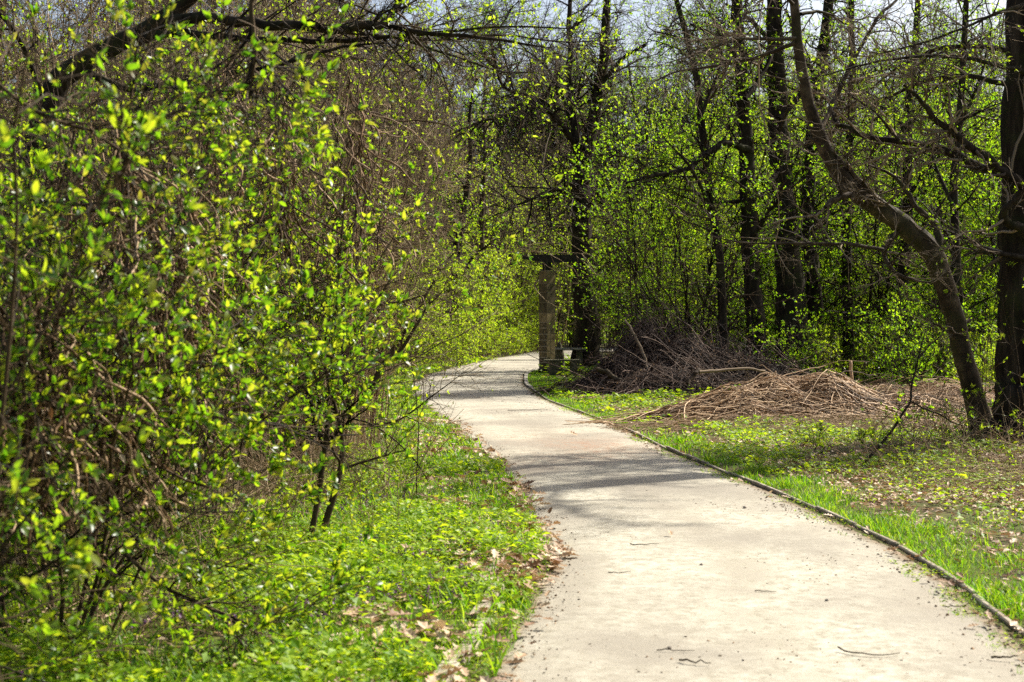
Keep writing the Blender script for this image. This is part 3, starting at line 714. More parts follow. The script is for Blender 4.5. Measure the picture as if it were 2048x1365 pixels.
trunk_tree(141, "dark upright trunk wrapped in green shoots nearest the brush heap", [(1520, 725, 44), (1510, 640, 38), (1500, 500, 34), (1495, 350, 32), (1482, 150, 26), (1472, 0, 22), (1465, -110, 15)], 34, .5,
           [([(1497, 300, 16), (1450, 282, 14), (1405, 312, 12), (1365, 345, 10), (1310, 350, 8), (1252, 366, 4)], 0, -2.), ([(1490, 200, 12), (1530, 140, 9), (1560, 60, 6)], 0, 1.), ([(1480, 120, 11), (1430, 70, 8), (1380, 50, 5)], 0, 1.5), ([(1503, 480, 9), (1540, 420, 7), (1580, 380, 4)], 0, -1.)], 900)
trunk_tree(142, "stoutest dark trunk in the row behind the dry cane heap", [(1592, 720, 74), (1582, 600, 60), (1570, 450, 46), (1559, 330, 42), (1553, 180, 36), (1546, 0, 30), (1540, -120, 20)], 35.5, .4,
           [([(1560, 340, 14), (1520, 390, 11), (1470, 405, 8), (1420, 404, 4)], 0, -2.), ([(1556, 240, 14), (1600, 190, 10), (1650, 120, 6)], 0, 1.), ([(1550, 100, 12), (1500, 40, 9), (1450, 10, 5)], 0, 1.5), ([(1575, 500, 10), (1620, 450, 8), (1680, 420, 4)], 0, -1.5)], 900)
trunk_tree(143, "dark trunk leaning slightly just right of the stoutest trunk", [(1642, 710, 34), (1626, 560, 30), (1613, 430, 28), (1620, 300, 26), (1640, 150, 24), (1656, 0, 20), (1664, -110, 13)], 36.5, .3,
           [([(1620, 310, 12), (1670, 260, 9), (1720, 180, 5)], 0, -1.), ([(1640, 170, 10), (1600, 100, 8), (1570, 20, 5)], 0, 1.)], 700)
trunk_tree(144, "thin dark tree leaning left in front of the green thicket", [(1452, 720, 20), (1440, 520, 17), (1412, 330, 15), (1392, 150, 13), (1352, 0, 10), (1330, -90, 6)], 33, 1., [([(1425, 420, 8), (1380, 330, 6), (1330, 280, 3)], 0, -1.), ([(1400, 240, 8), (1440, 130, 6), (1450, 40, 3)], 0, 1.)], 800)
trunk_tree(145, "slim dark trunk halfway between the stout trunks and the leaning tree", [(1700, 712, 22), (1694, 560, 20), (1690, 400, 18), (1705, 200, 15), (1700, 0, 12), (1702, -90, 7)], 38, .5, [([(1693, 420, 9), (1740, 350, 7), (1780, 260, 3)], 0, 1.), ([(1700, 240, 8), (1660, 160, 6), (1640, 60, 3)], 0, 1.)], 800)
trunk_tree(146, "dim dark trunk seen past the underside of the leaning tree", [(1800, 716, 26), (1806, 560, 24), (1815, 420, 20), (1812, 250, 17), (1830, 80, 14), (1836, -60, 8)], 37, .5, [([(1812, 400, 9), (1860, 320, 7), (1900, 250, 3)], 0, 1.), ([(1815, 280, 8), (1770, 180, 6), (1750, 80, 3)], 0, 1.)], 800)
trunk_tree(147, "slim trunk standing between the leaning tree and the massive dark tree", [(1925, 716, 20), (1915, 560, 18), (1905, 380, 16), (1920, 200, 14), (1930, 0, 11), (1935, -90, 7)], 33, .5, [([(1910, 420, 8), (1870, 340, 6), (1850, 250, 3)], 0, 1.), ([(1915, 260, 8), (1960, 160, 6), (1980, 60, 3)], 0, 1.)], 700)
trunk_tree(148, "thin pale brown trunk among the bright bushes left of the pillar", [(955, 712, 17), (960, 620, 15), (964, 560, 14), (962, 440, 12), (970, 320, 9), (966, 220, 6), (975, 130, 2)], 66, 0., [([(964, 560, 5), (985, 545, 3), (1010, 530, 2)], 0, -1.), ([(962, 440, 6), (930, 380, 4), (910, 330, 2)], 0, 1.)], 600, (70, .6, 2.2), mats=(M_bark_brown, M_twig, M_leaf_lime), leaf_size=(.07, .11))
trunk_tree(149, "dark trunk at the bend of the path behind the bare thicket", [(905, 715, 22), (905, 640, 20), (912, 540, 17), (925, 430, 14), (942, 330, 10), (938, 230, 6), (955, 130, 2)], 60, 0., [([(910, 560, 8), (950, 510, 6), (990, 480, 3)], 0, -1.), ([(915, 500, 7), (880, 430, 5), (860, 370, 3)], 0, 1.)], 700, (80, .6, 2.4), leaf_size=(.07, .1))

# ================================================================== COPIED PLANTS: THICKETS, SAPLINGS, BUSHES, BARE TREES
def placed(protos, spots, seed, label, group, smin=.85, smax=1.15):
    rng = RNG(seed)
    for i, (x, y) in enumerate(spots):
        p = protos[i % len(protos)]
        z = float(gh(x, y)) - .02
        lb = label[i] if isinstance(label, (list, tuple)) else label
        if not p.get("used"):
            p["used"] = True; o = p["o"]; o.location = (x, y, z); o['label'] = lb; o['group'] = group
            o.rotation_euler = (0, 0, rng.uniform(0, 6.28))
        else:
            dup(p["o"], (x, y, z), rng.uniform(0, 6.28), rng.uniform(smin, smax), lb, group)

# bare stem thickets along the left of the path
def thicket(seed, H, nleaf):
    return dict(o=shrub(seed, "stem_thicket", "-", "thicket", (0, -60, 0), 46, H, .14, (0, 0, .5), 420, 2300, nleaf, (.025, .045), (M_cane if seed % 2 else M_twig, M_twig, M_leaf_lime), 'q', .011, .75, low=.12, n3=2600, twig_r=.0022, trop=(0, 0, -.05), L1=(.12, .3), L2=(.06, .14), wob=.08))
TH = [thicket(201, 5.2, 5000), thicket(202, 5.8, 5600), thicket(203, 4.6, 4600)]
sp_t1 = [(-2.3, 16.6), (-3.0, 18.2), (-2.5, 20.8), (-3.7, 15.2), (-3.9, 20.6)]
sp_t2 = [(-3.4, 23.8), (-4.5, 25.8), (-4.2, 28.8), (-5.4, 31), (-5.2, 23), (-5.2, 35)]
sp_t3 = [(-5.0, 17.5), (-6.2, 20.5), (-4.9, 14.0), (-7.3, 24), (-6.4, 27.5), (-6.3, 15.5), (-8.8, 19.5)]
placed(TH, sp_t1, 1, "bare brown stem thicket close beside the left verge", "stem thickets beside the verge")
placed(TH, sp_t2, 2, "pale leafing stem thicket toward the bend of the path", "stem thickets toward the bend", 1, 1.3)
placed(TH, sp_t3, 3, "bare stem thicket deep behind the leafy shrubs", "stem thickets behind the leafy shrubs", .95, 1.25)
# arching bramble-like bush whose branches reach over the verge
shrub(205, "arching_bush", "bare arching bush with low dark branches reaching over the verge toward the path", "bush", (-2.6, 15.6, 0), 20, 2.5, .3, (.0, -.1, 0), 150, 800, 700, (.025, .04), (M_bark_brown, M_twig, M_leaf_lime), 'm', .016, .35, low=.1, n3=900, twig_r=.0022,
      extra=[curve_px([(730, 800, 14), (760, 740, 12), (800, 680, 10), (840, 610, 7), (870, 560, 4)], 15.4), curve_px([(735, 850, 5), (790, 846, 4), (830, 820, 3.5), (860, 795, 3), (895, 770, 2), (940, 735, 1)], 15.2, -.4),
             curve_px([(760, 735, 9), (790, 720, 8), (840, 640, 6), (860, 600, 3)], 15.), curve_px([(700, 690, 8), (745, 610, 7), (800, 605, 5), (850, 590, 3)], 15.3)])
shrub(206, "hanging_whip", "single long thin whip arching down over the verge grass", "branch", (-1.45, 12.2, 0), 1, .6, .1, (0, 0, 0), 3, 4, 12, (.02, .03), (M_twig, M_twig, M_leaf_lime), 'm', .004, .02,
      extra=[curve_px([(690, 835, 4), (740, 845, 3.5), (790, 880, 3), (830, 920, 2.5), (855, 960, 2)], 12.2, -.3), curve_px([(835, 1040, 2.6), (832, 960, 2.6), (838, 860, 2.2), (830, 770, 2), (815, 680, 1.5)], 12.0, .2)])

# leafy green saplings, right of the path
def sapling(seed, H, nleaf, mats=(M_twig_dark, M_twig_dark, M_leaf_green), size=(.045, .08), nst=7, spread=.22, nm="leafy_sapling"):
    return dict(o=shrub(seed, nm, "-", "tree" if H > 6 else "bush", (0, -60, 0), nst, H, spread, (0, 0, .5), 130, 1100, nleaf, size, mats, 'q', .035 * H / 8, .5, low=(.03 if H < 6 else .12), n3=1500, twig_r=.003, trop=(0, 0, -.05), L1=(.12, .32), L2=(.06, .13), wob=.09))
SA = [sapling(301, 8.5, 16000), sapling(302, 9.5, 18000, mats=(M_twig_dark, M_twig_dark, M_leaf_lime)), sapling(303, 7.5, 14000), sapling(304, 5.0, 11000, nst=10, spread=.4)]
sp_a = [(3.6, 40), (5.2, 38.5), (6.3, 41.5), (4.5, 44.5), (7.0, 46), (4.4, 47.5), (8.2, 50.5), (9.6, 55)]
sp_b = [(7.6, 38.5), (8.6, 41), (9.8, 39), (10.9, 42), (9.0, 45.5), (12.0, 45), (8.4, 51), (11.2, 51)]
sp_c = [(12.4, 38.4), (13.6, 41), (14.8, 39.2), (14.2, 45), (16.5, 43), (17.2, 48), (13.5, 35.5), (18.5, 42), (15.5, 51)]
placed(SA, sp_a, 4, "slender fresh green tree between the forked tree and the dark trunk row", "fresh green trees beside the forked tree")
placed(SA[::-1], sp_b, 5, "fresh green tree filling the gaps behind the row of dark trunks", "fresh green trees behind the dark trunks")
placed(SA, sp_c, 6, "fresh green tree far behind the leaning tree", "fresh green trees behind the leaning tree")
# many-stemmed bush leaning left behind the brush heap
shrub(310, "leaning_bush", "many stemmed dark bush fanning out to the left above the brush heap", "bush", (4.7, 34.5, 0), 12, 5.0, .18, (-.5, 0, .4), 130, 700, 1500, (.04, .065), (M_bark_dark, M_twig, M_leaf_green), 'q', .028, .35, n3=900, twig_r=.0028, L1=(.2, .4), L2=(.08, .16))
# low green undergrowth bushes
LB_ = [sapling(311, 2.2, 4200, (M_twig_dark, M_twig_dark, M_leaf_green), (.04, .07), 12, .5, "low_bush"), sapling(312, 1.7, 3400, (M_twig, M_twig, M_leaf_lime), (.04, .07), 14, .6, "low_bush")]
sp_u = [(6.4, 39), (8.4, 37.2), (9.8, 36.4), (11.8, 37.6), (13.4, 38), (14.8, 36), (10.2, 43), (12.8, 42.4), (7.6, 43), (15.8, 40.5), (16.4, 46), (5.0, 43), (6.6, 33), (7.9, 33.8), (9.3, 32.2), (10.6, 33.6), (8.6, 30.8), (12.0, 31.8), (10.6, 29.4), (9.2, 27.6), (7.2, 36), (11.4, 26.5), (13.4, 30), (5.9, 37), (12.6, 34.6)]
placed(LB_, sp_u, 7, "low leafy green bush behind the dry canes among the dark trunks", "low green bushes behind the canes")
# bright bushes along the bend and behind the pillar
BR = [sapling(321, 4.6, 9000, (M_twig, M_twig, M_leaf_lime), (.07, .12), 12, .45, "bright_bush"), sapling(322, 5.6, 10000, (M_twig, M_twig, M_leaf_lime), (.07, .12), 12, .4, "bright_bush")]
sp_l = [(-3.6, 50), (-4.6, 54), (-3.2, 58), (-2.3, 62.5), (-3.9, 64), (-1.2, 68), (-2.6, 71), (-.6, 74.5), (-5.4, 60), (.6, 79)]
sp_m = [(1.6, 84), (3.2, 88.5), (-.4, 86), (5.2, 92), (7.5, 86), (7.0, 72), (8.6, 75), (9.2, 68), (10.2, 79), (9.8, 62), (11, 66), (12, 71)]
placed(BR, sp_l, 8, "sunlit yellow green bush on the left bank of the bend", "sunlit bushes on the left bank")
placed(BR, sp_m, 9, "sunlit yellow green bush glimpsed behind the pillar", "sunlit bushes behind the pillar")

sp_n = [(-2.2, 49), (-3.0, 53.5), (-2.5, 56.5), (-1.6, 60), (-1.3, 63.5), (-.4, 66.5), (.1, 70.5), (.9, 75), (-3.4, 46), (2.0, 80)]
placed([sapling(313, 1.9, 4200, (M_twig, M_twig, M_leaf_lime), (.05, .085), 16, .7, "bank_bush")], sp_n, 16, "low bright bush at the foot of the left bank along the bend", "low bushes on the left bank", .8, 1.2)
# tall bare trees far off, branches arching against the sky
def bare_tree(seed, H, leaf=0, mats=(M_bark_brown, M_twig_grey, M_leaf_olive), nst=3, spread=.12):
    rng = RNG(seed)
    r = root("bare_tree", (0, -60, 0), "-", "tree")
    st, tw = MB(), MB()
    p0 = grow(rng, rng.normal(size=(nst, 3)) * A([.15, .15, 0]), A([0, 0, 1.]) + rng.normal(size=(nst, 3)) * A([spread, spread, 0]), H * rng.uniform(.85, 1.05, nst), 16, .05, (0, 0, .1))
    q0 = .012 * H * np.linspace(1, .15, 16)[None] * rng.uniform(.7, 1.1, (nst, 1)); st.tubes(p0, q0, 8)
    p1, q1 = spawn(rng, p0, q0, 42, .2, .98, (30, 65), (H * .2, H * .42), 10, .1, (0, 0, .35), .55, .06, .014)
    p2, q2 = spawn(rng, p1, q1, 420, .15, 1, (25, 60), (H * .08, H * .18), 8, .14, (0, 0, .1), .6, .03, .009)
    p3, q3 = spawn(rng, p2, q2, 2800, .1, 1, (25, 60), (H * .03, H * .08), 5, .16, (0, 0, .05), .7, .014, .006)
    p4, q4 = spawn(rng, p3, q3, 9000, .1, 1, (25, 60), (H * .015, H * .05), 4, .18, (0, 0, 0), .85, .011, .0075)
    st.tubes(p1, q1, 6); st.build("trunk", mats[0], r)
    tw.tubes(p2, q2, 4); tw.tubes(p3, q3, 3); tw.tubes(p4, q4, 3); tw.build("branches", mats[1], r)
    if leaf:
        lv = MB(); S, D, NN, SZ = leafset(rng, p4, leaf // 2, (.07, .13), per=2); lv.stamp('q', S, D, NN, SZ); lv.build("foliage", mats[2], r)
    return dict(o=r)
BT = [bare_tree(401, 15, 1800), bare_tree(402, 17, 2400), bare_tree(403, 13, 5200)]
sp_f1 = [(-9, 72), (-5.5, 80), (-2.0, 92), (1.6, 99), (4.6, 104), (-7.5, 90), (-12, 84), (.4, 108), (7.6, 100), (-4.2, 100)]
placed(BT, sp_f1, 10, "tall bare tree far beyond the bend against the pale sky", "bare trees beyond the bend", .95, 1.3)
sp_f2 = [(-7.2, 34), (-9.4, 40), (-6.6, 44), (-11.5, 33), (-13, 46), (-8, 52), (-10.5, 26), (-12.5, 61), (-6.4, 60)]
placed(BT[::-1], sp_f2, 11, "tall bare tree rising behind the stem thickets on the left", "bare trees behind the thickets", .75, 1.0)
GT = [bare_tree(411, 15, 14000, (M_bark_dark, M_twig_dark, M_leaf_green)), bare_tree(412, 17, 16000, (M_bark_dark, M_twig_dark, M_leaf_green))]
sp_f3 = [(24, 60), (22, 72), (27, 68), (18, 86), (23, 82), (24, 52), (29, 78), (14, 92)]
sp_f4 = [(13, 56), (15, 62), (12, 66), (17, 57), (16, 69), (19, 63), (13, 75), (12.4, 51), (17.5, 51.5)]
placed(GT, sp_f3, 12, "tall leafing tree deep in the wood on the right", "leafing trees deep in the wood", .9, 1.2)
placed(GT, sp_f4, 18, "smaller leafing tree behind the row of dark trunks and the cane heap", "smaller leafing trees behind the trunks", .62, .78)
LBK = [sapling(331, 4.2, 6000, (M_twig, M_twig, M_leaf_olive), (.05, .09), 12, .4, "olive_bush")]
sp_o = [(-5.0, 38), (-4.6, 43.5), (-6.5, 39), (-6.8, 48), (-9, 45), (-7.8, 31), (-9.5, 36), (-5.8, 51)]
placed(LBK, sp_o, 13, "olive brown bush just coming into leaf behind the verge at the bend", "olive bushes at the bend", .9, 1.2)

OT = [sapling(341, 12.5, 9000, (M_twig_grey, M_twig_grey, M_leaf_olive), (.06, .1), 6, .2, "budding_tree"), sapling(342, 11.0, 8000, (M_twig, M_twig_grey, M_leaf_lime), (.06, .1), 7, .24, "budding_tree")]
sp_g = [(-4.6, 69), (-2.0, 77), (-6.6, 74), (1.4, 90), (-.6, 82), (3.8, 96), (-3.6, 86), (6.4, 94), (-7.8, 66), (2.4, 79), (9.2, 90)]
placed(OT, sp_g, 14, "olive budding tree closing the gap above the bend", "budding trees above the bend", .85, 1.15)
sp_h = [(-5.6, 56), (-6.8, 50), (-4.9, 63), (-7.6, 58)]
placed(BT, sp_h, 15, "bare tree whose twigs spread over the bright bank bushes", "bare trees over the bank", .68, .8)
sp_k = [(4.6, 99), (8.6, 97), (12.4, 94), (.6, 104), (-4.4, 97), (6.4, 106), (-8.6, 101), (2.6, 110), (16, 98), (10.4, 104)]
placed(GT, sp_k, 17, "tallest leafing tree standing beyond the end of the path", "tallest trees beyond the path", 1.2, 1.45)
# the far wood that closes every gap
def far_wood():
    rng = RNG(500); mb = MB()
    n = 900
    x = rng.uniform(-75, 90, n); y = rng.uniform(112, 145, n)
    H = rng.uniform(10, 16, n) * np.where((x > -14) & (x < 9), .82, np.where(x > 9, 1.35, 1.1))
    s = np.stack([x, y, np.zeros(n)], -1)
    p0 = grow(rng, s, A([0, 0, 1.]) + .1 * rng.normal(size=(n, 3)), H, 8, .06)
    q0 = rng.uniform(.05, .16, (n, 1)) * np.linspace(1, .2, 8)[None]; mb.tubes(p0, q0, 5, 0)
    p1, q1 = spawn(rng, p0, q0, 9000, .1, 1, (25, 70), (1.5, 4.5), 6, .15, (0, 0, .3), .5, .04, .014)
    p2, q2 = spawn(rng, p1, q1, 26000, .1, 1, (25, 60), (.6, 1.6), 4, .15, (0, 0, .1), .6, .018, .009)
    mb.tubes(p1, q1, 3, 0); mb.tubes(p2, q2, 3, 0)
    S, D, NN, SZ = leafset(rng, p2, 120000, (.14, .28)); 
    g = vnoise(S[:, 0], S[:, 2] * 2, 7, 4) > .52
    mb.stamp('q', S[g], D[g], NN[g], SZ[g], 1, 1); mb.stamp('q', S[~g], D[~g], NN[~g], SZ[~g] * .8, 1, 2)
    m = 26000                                             # undergrowth
    S = np.stack([rng.uniform(-75, 90, m), rng.uniform(108, 120, m), rng.uniform(0, 1, m) ** 1.4 * 5.0], -1)
    mb.stamp('q', S, rdir(rng, m), rdir(rng, m), rng.uniform(.25, .5, m), 1, 1)
    tag(mb.build("far_wood", [M_twig_grey, M_leaf_lime, M_leaf_olive]), kind='stuff')
far_wood()

# ================================================================== HEAPS
def heap(name, mat, seed, cx, cy, ax, ay, H, n, L, ang, K, r, up=0., extra_leaf=None, flat=.95):
    """stems lying on and in a mound; ang = (mean heading, spread)"""
    rng = RNG(seed); mb = MB(); P = 9
    a = rng.uniform(0, 6.28, n); rr = np.sqrt(rng.uniform(0, 1, n))
    x, y = cx + ax * rr * np.cos(a), cy + ay * rr * np.sin(a)
    h = rng.normal(ang[0], ang[1], n) + rng.choice([0, math.pi], n)
    ln = rng.uniform(*L, n); t = np.linspace(-.5, .5, P)
    bend = rng.normal(0, .5, n)
    hh = h[:, None] + bend[:, None] * t[None]
    X = x[:, None] + ln[:, None] * t[None] * np.cos(hh); Y = y[:, None] + ln[:, None] * t[None] * np.sin(hh)
    d2 = ((X - cx) / ax) ** 2 + ((Y - cy) / ay) ** 2
    hump = .65 + .7 * vnoise(X, Y, 1.1, seed)
    mound = H * np.clip(1 - d2 * .8, 0.03, 1) ** .8 * hump
    u = rng.uniform(0, 1, n)[:, None] ** .6
    Z = gh(X, Y) + .01 + mound * u * flat + np.cumsum(rng.normal(0, .012, (n, P)), 1) + up * (np.abs(rng.normal(0, 1, (n, 1))) * (t[None] + .3) * ln[:, None])
    Z = np.maximum(Z, gh(X, Y) + .006)
    q = rng.uniform(*r, (n, 1)) * np.linspace(1, .45, P)[None]
    mb.tubes(np.stack([X, Y, Z], -1), q, K)
    return mb, rng, np.stack([X, Y, Z], -1)
def mound(seed, hills, n, L, ang, K, r, wild=.06, arch=.2, dens=None):
    """stems strewn over a ragged mound made of several hills (x, y, sx, sy, h)"""
    rng = RNG(seed); mb = MB(); P = 10; hl = A(hills)
    def hgt(X, Y):
        z = 0 * X
        for x, y, sx, sy, h in hl: z = np.maximum(z, h * np.exp(-((X - x) / sx) ** 2 - ((Y - y) / sy) ** 2))
        return z * (.78 + .44 * vnoise(X, Y, .5, seed))
    wts = hl[:, 2] * hl[:, 3] * (hl[:, 4] + .15); k = rng.choice(len(hl), n, p=wts / wts.sum())
    x = hl[k, 0] + rng.normal(0, .75, n) * hl[k, 2]; y = hl[k, 1] + rng.normal(0, .7, n) * hl[k, 3]
    h = rng.normal(ang[0], ang[1], n) + rng.choice([0, math.pi], n, p=(.25, .75))
    ln = rng.uniform(*L, n) * rng.choice([.5, 1, 1, 1.4], n); t = np.linspace(-.5, .5, P)
    hh = h[:, None] + rng.normal(0, .7, (n, 1)) * t[None]
    X = x[:, None] + np.cumsum(np.cos(hh), 1) * ln[:, None] / P - .5 * ln[:, None] * np.cos(h)[:, None]
    Y = y[:, None] + np.cumsum(np.sin(hh), 1) * ln[:, None] / P - .5 * ln[:, None] * np.sin(h)[:, None]
    u = rng.uniform(0, 1.08, n)[:, None] ** .7
    w = (rng.uniform(0, 1, n) < wild)[:, None]
    Z = gh(X, Y) + .008 + hgt(X, Y) * u + np.cumsum(rng.normal(0, .014, (n, P)), 1) + np.where(w, arch * ln[:, None] * rng.uniform(-.2, 1.4, (n, 1)) * (t[None] + .5) * rng.uniform(.3, 1.3, (n, 1)), 0) \
        + np.where(w, .0, arch * .35 * ln[:, None] * (.25 - t[None] ** 2) * rng.uniform(0, 2, (n, 1)))
    Z = np.maximum(Z, gh(X, Y) + .006)
    q = rng.uniform(*r, (n, 1)) * np.linspace(1, .4, P)[None]
    pts = np.stack([X, Y, Z], -1); mb.tubes(pts, q, K)
    return mb, rng, pts
mb, _, _ = mound(601, [(5.1, 22.3, .8, .8, .58), (4.6, 22.1, .9, .8, .66), (4.0, 21.9, 1.0, .8, .60), (3.4, 21.7, .9, .75, .48), (2.9, 21.5, .8, .7, .32), (2.5, 21.3, .6, .55, .14), (6.2, 22.6, .8, .7, .3)], 2900, (.35, 1.5), (.17, .6), 4, (.0025, .012), .06, .2)
tag(mb.build("dry_cane_heap", M_cane), "long ragged mound of cut reddish brown canes lying behind the green ground cover", "cane heap", kind='stuff')
m2, _, _ = mound(602, [(6.2, 24.6, 1.1, .9, .38), (7.4, 25.0, 1.0, .9, .42), (8.8, 25.6, 1.2, .9, .3)], 1900, (.4, 1.7), (.2, 1.0), 4, (.003, .007), .1, .25)
tag(m2.build("dry_cane_heap", M_cane), "flatter spread of pale dry canes under the leaning tree", "cane heap", kind='stuff')
m3, _, _ = heap("dry_cane_heap", M_cane, 603, 3.8, 20.3, 2.4, 1.0, .12, 1100, (.3, 1.1), (.1, .7), 3, (.002, .005))
tag(m3.build("scattered_canes", M_straw), kind='stuff')
m4, _, _ = heap("dry_cane_heap", M_cane, 604, 4.9, 13.2, 1.1, 1.6, .16, 420, (.3, 1.2), (-.5, .5), 3, (.0015, .004))
tag(m4.build("scattered_canes", M_straw), kind='stuff')
mb, rng, pts = mound(611, [(2.25, 31.0, .6, .8, .6), (2.9, 31.8, .8, 1.1, 1.25), (3.8, 32.0, .9, 1.2, 1.05), (4.8, 32.2, 1.0, 1.1, .85), (5.6, 31.4, .9, .9, .5), (3.4, 30.2, 1.2, .8, .5)], 7600, (.4, 1.9), (.4, 1.5), 4, (.004, .014), .4, .5)
p2, q2 = spawn(rng, pts, np.full(pts.shape[:2], .006), 4000, .1, 1, (25, 70), (.15, .5), 5, .2, (0, 0, .1), .7, .005, .003)
mb.tubes(p2, q2, 3)
m = 2600
s, d, nn, sz = leafset(rng, p2, m, (.04, .07)); mb.stamp('m', s, d, nn, sz, 1, 1)
tag(mb.build("brush_heap", [M_brush, M_dead]), "dark tangled heap of cut branches beside the stone bench", "brush heap", kind='stuff')

def loose_branch(name, label, pts, Y, dY, mat=M_twig_grey, cat="branch", group=None):
    p, r = poly3(pts, Y, dY); p2 = p.copy()
    g = gh(p[:, 0], p[:, 1]); p2[:, 2] = np.maximum(p[:, 2], g + r * .8)
    b = p2[0].copy(); mb = MB(); mb.tubes(jig(RNG(int(pts[0][0])), p2 - b, r, .3), r, 7, 0, True)
    o = mb.build(name, mat); o.location = b
    return tag(o, label, cat, group)
loose_branch("fallen_branch", "thick pale forked branch lying on the front of the dark brush heap", [(1195, 738, 8), (1215, 748, 12), (1235, 760, 11), (1262, 772, 8)], 30.2, -.3, M_bark_lean)
loose_branch("fallen_branch", "straight dark stick pointing out of the brush heap toward the kerb", [(1080, 779, 6), (1110, 774, 6), (1140, 766, 5)], 33., .3, M_bark_brown)
loose_branch("fallen_branch", "long pale branch sticking up from the brush heap", [(1296, 742, 6), (1285, 700, 6), (1262, 655, 5), (1250, 640, 4)], 30.5, .6, M_twig_grey)
loose_branch("fallen_branch", "pale cut stick standing up at the end of the cane heap", [(1375, 768, 9), (1388, 752, 9), (1398, 738, 7)], 24.5, .2, M_bark_lean)
loose_branch("fallen_branch", "curved pale branch lying across the back of the cane heap", [(1398, 744, 7), (1440, 742, 6), (1490, 736, 5), (1530, 742, 4)], 25.5, .6, M_twig_grey)
loose_branch("fallen_branch", "brown upright stump shoot rising out of the cane heap", [(1702, 790, 7), (1703, 755, 7), (1701, 722, 6)], 23.2, 0., M_cane)

# ================================================================== VERGES: GRASS, HERBS, LITTER
def scatter(rng, n, y0, y1, xf0, xf1, pw=1.0):
    u = rng.uniform(0, 1, n)
    y = y0 * (y1 / y0) ** u                           # evenly over the picture rather than the ground
    x = rng.uniform(0, 1, n) ** pw
    x = xf0(y) + (xf1(y) - xf0(y)) * x
    return x, y
def grass():
    rng = RNG(700); mb = MB()
    def blades(x, y, keep, hmin, hmax):
        k = rng.uniform(0, 1, len(x)) < keep; x, y = x[k], y[k]; n = len(x)
        a = rng.uniform(0, 6.28, n)
        tuft = vnoise(x, y, .35, 12)
        h = .72 * rng.uniform(hmin, hmax, n) * (.45 + 1.1 * tuft) * (1 - .35 * sstep(16, 24, y))
        d = nz(np.stack([np.cos(a) * .45, np.sin(a) * .45, np.ones(n)], -1) + .25 * rng.normal(size=(n, 3)))
        nn = np.stack([np.cos(a), np.sin(a), np.zeros(n)], -1)
        wd = 1.0 * np.maximum(1, y / 13)
        near = y < 13
        for f, tp in ((near, 'blade'), (~near, 'blade1')):
            mb.stamp(tp, np.stack([x, y, gh(x, y) - .005], -1)[f], d[f], nn[f], h[f], wd[f] * rng.uniform(.7, 1.2, f.sum()))
    # left verge
    x, y = scatter(rng, 95000, 4.2, 60, lambda y: pl(y) - 3.0 + 1.6 * sstep(8, 14, y) + .3 * sstep(30, 50, y), lambda y: pl(y) + .03, .62)
    d = pl(y) - x
    keep = sstep(.02, .4, d + .25 * (vnoise(x, y, .4, 13) - .5)) * (.22 + .78 * sstep(.36, .54, vnoise(x, y, .8, 14)))
    keep = np.maximum(keep, (vnoise(x, y, .3, 15) > .72) * .8 * (d > -.02))
    blades(x, y, keep, .08, .2)
    # right verge
    x, y = scatter(rng, 70000, 4.2, 46, lambda y: pr(y) + .07, lambda y: pr(y) + 2.0 - .7 * sstep(9, 13, y), 1.5)
    d = x - pr(y)
    keep = (.12 + .88 * sstep(.38, .55, vnoise(x, y, .7, 16))) * (1 - .93 * sstep(.35, .9, d + .5 * (vnoise(x, y, .8, 19) - .5)) * sstep(8, 11, y))
    blades(x, y, keep, .06, .14)
    # tufts between sand and kerb
    x, y = scatter(rng, 16000, 4.2, 40, lambda y: pr(y) - .22, lambda y: pr(y) + .03)
    blades(x, y, (vnoise(x, y, .28, 17) > .58) * 1., .02, .06)
    x, y = scatter(rng, 16000, 4.2, 24, lambda y: pl(y) - .42, lambda y: pl(y) + .04)
    blades(x, y, (vnoise(x, y, .3, 18) > .5) * .9, .03, .08)
    # back bank, right of the bend
    x, y = scatter(rng, 9000, 38, 62, lambda y: pr(y) + .1, lambda y: pr(y) + 2.2)
    blades(x, y, np.full(len(x), .9), .06, .12)
    tag(mb.build("grass", M_grass), kind='stuff')
grass()
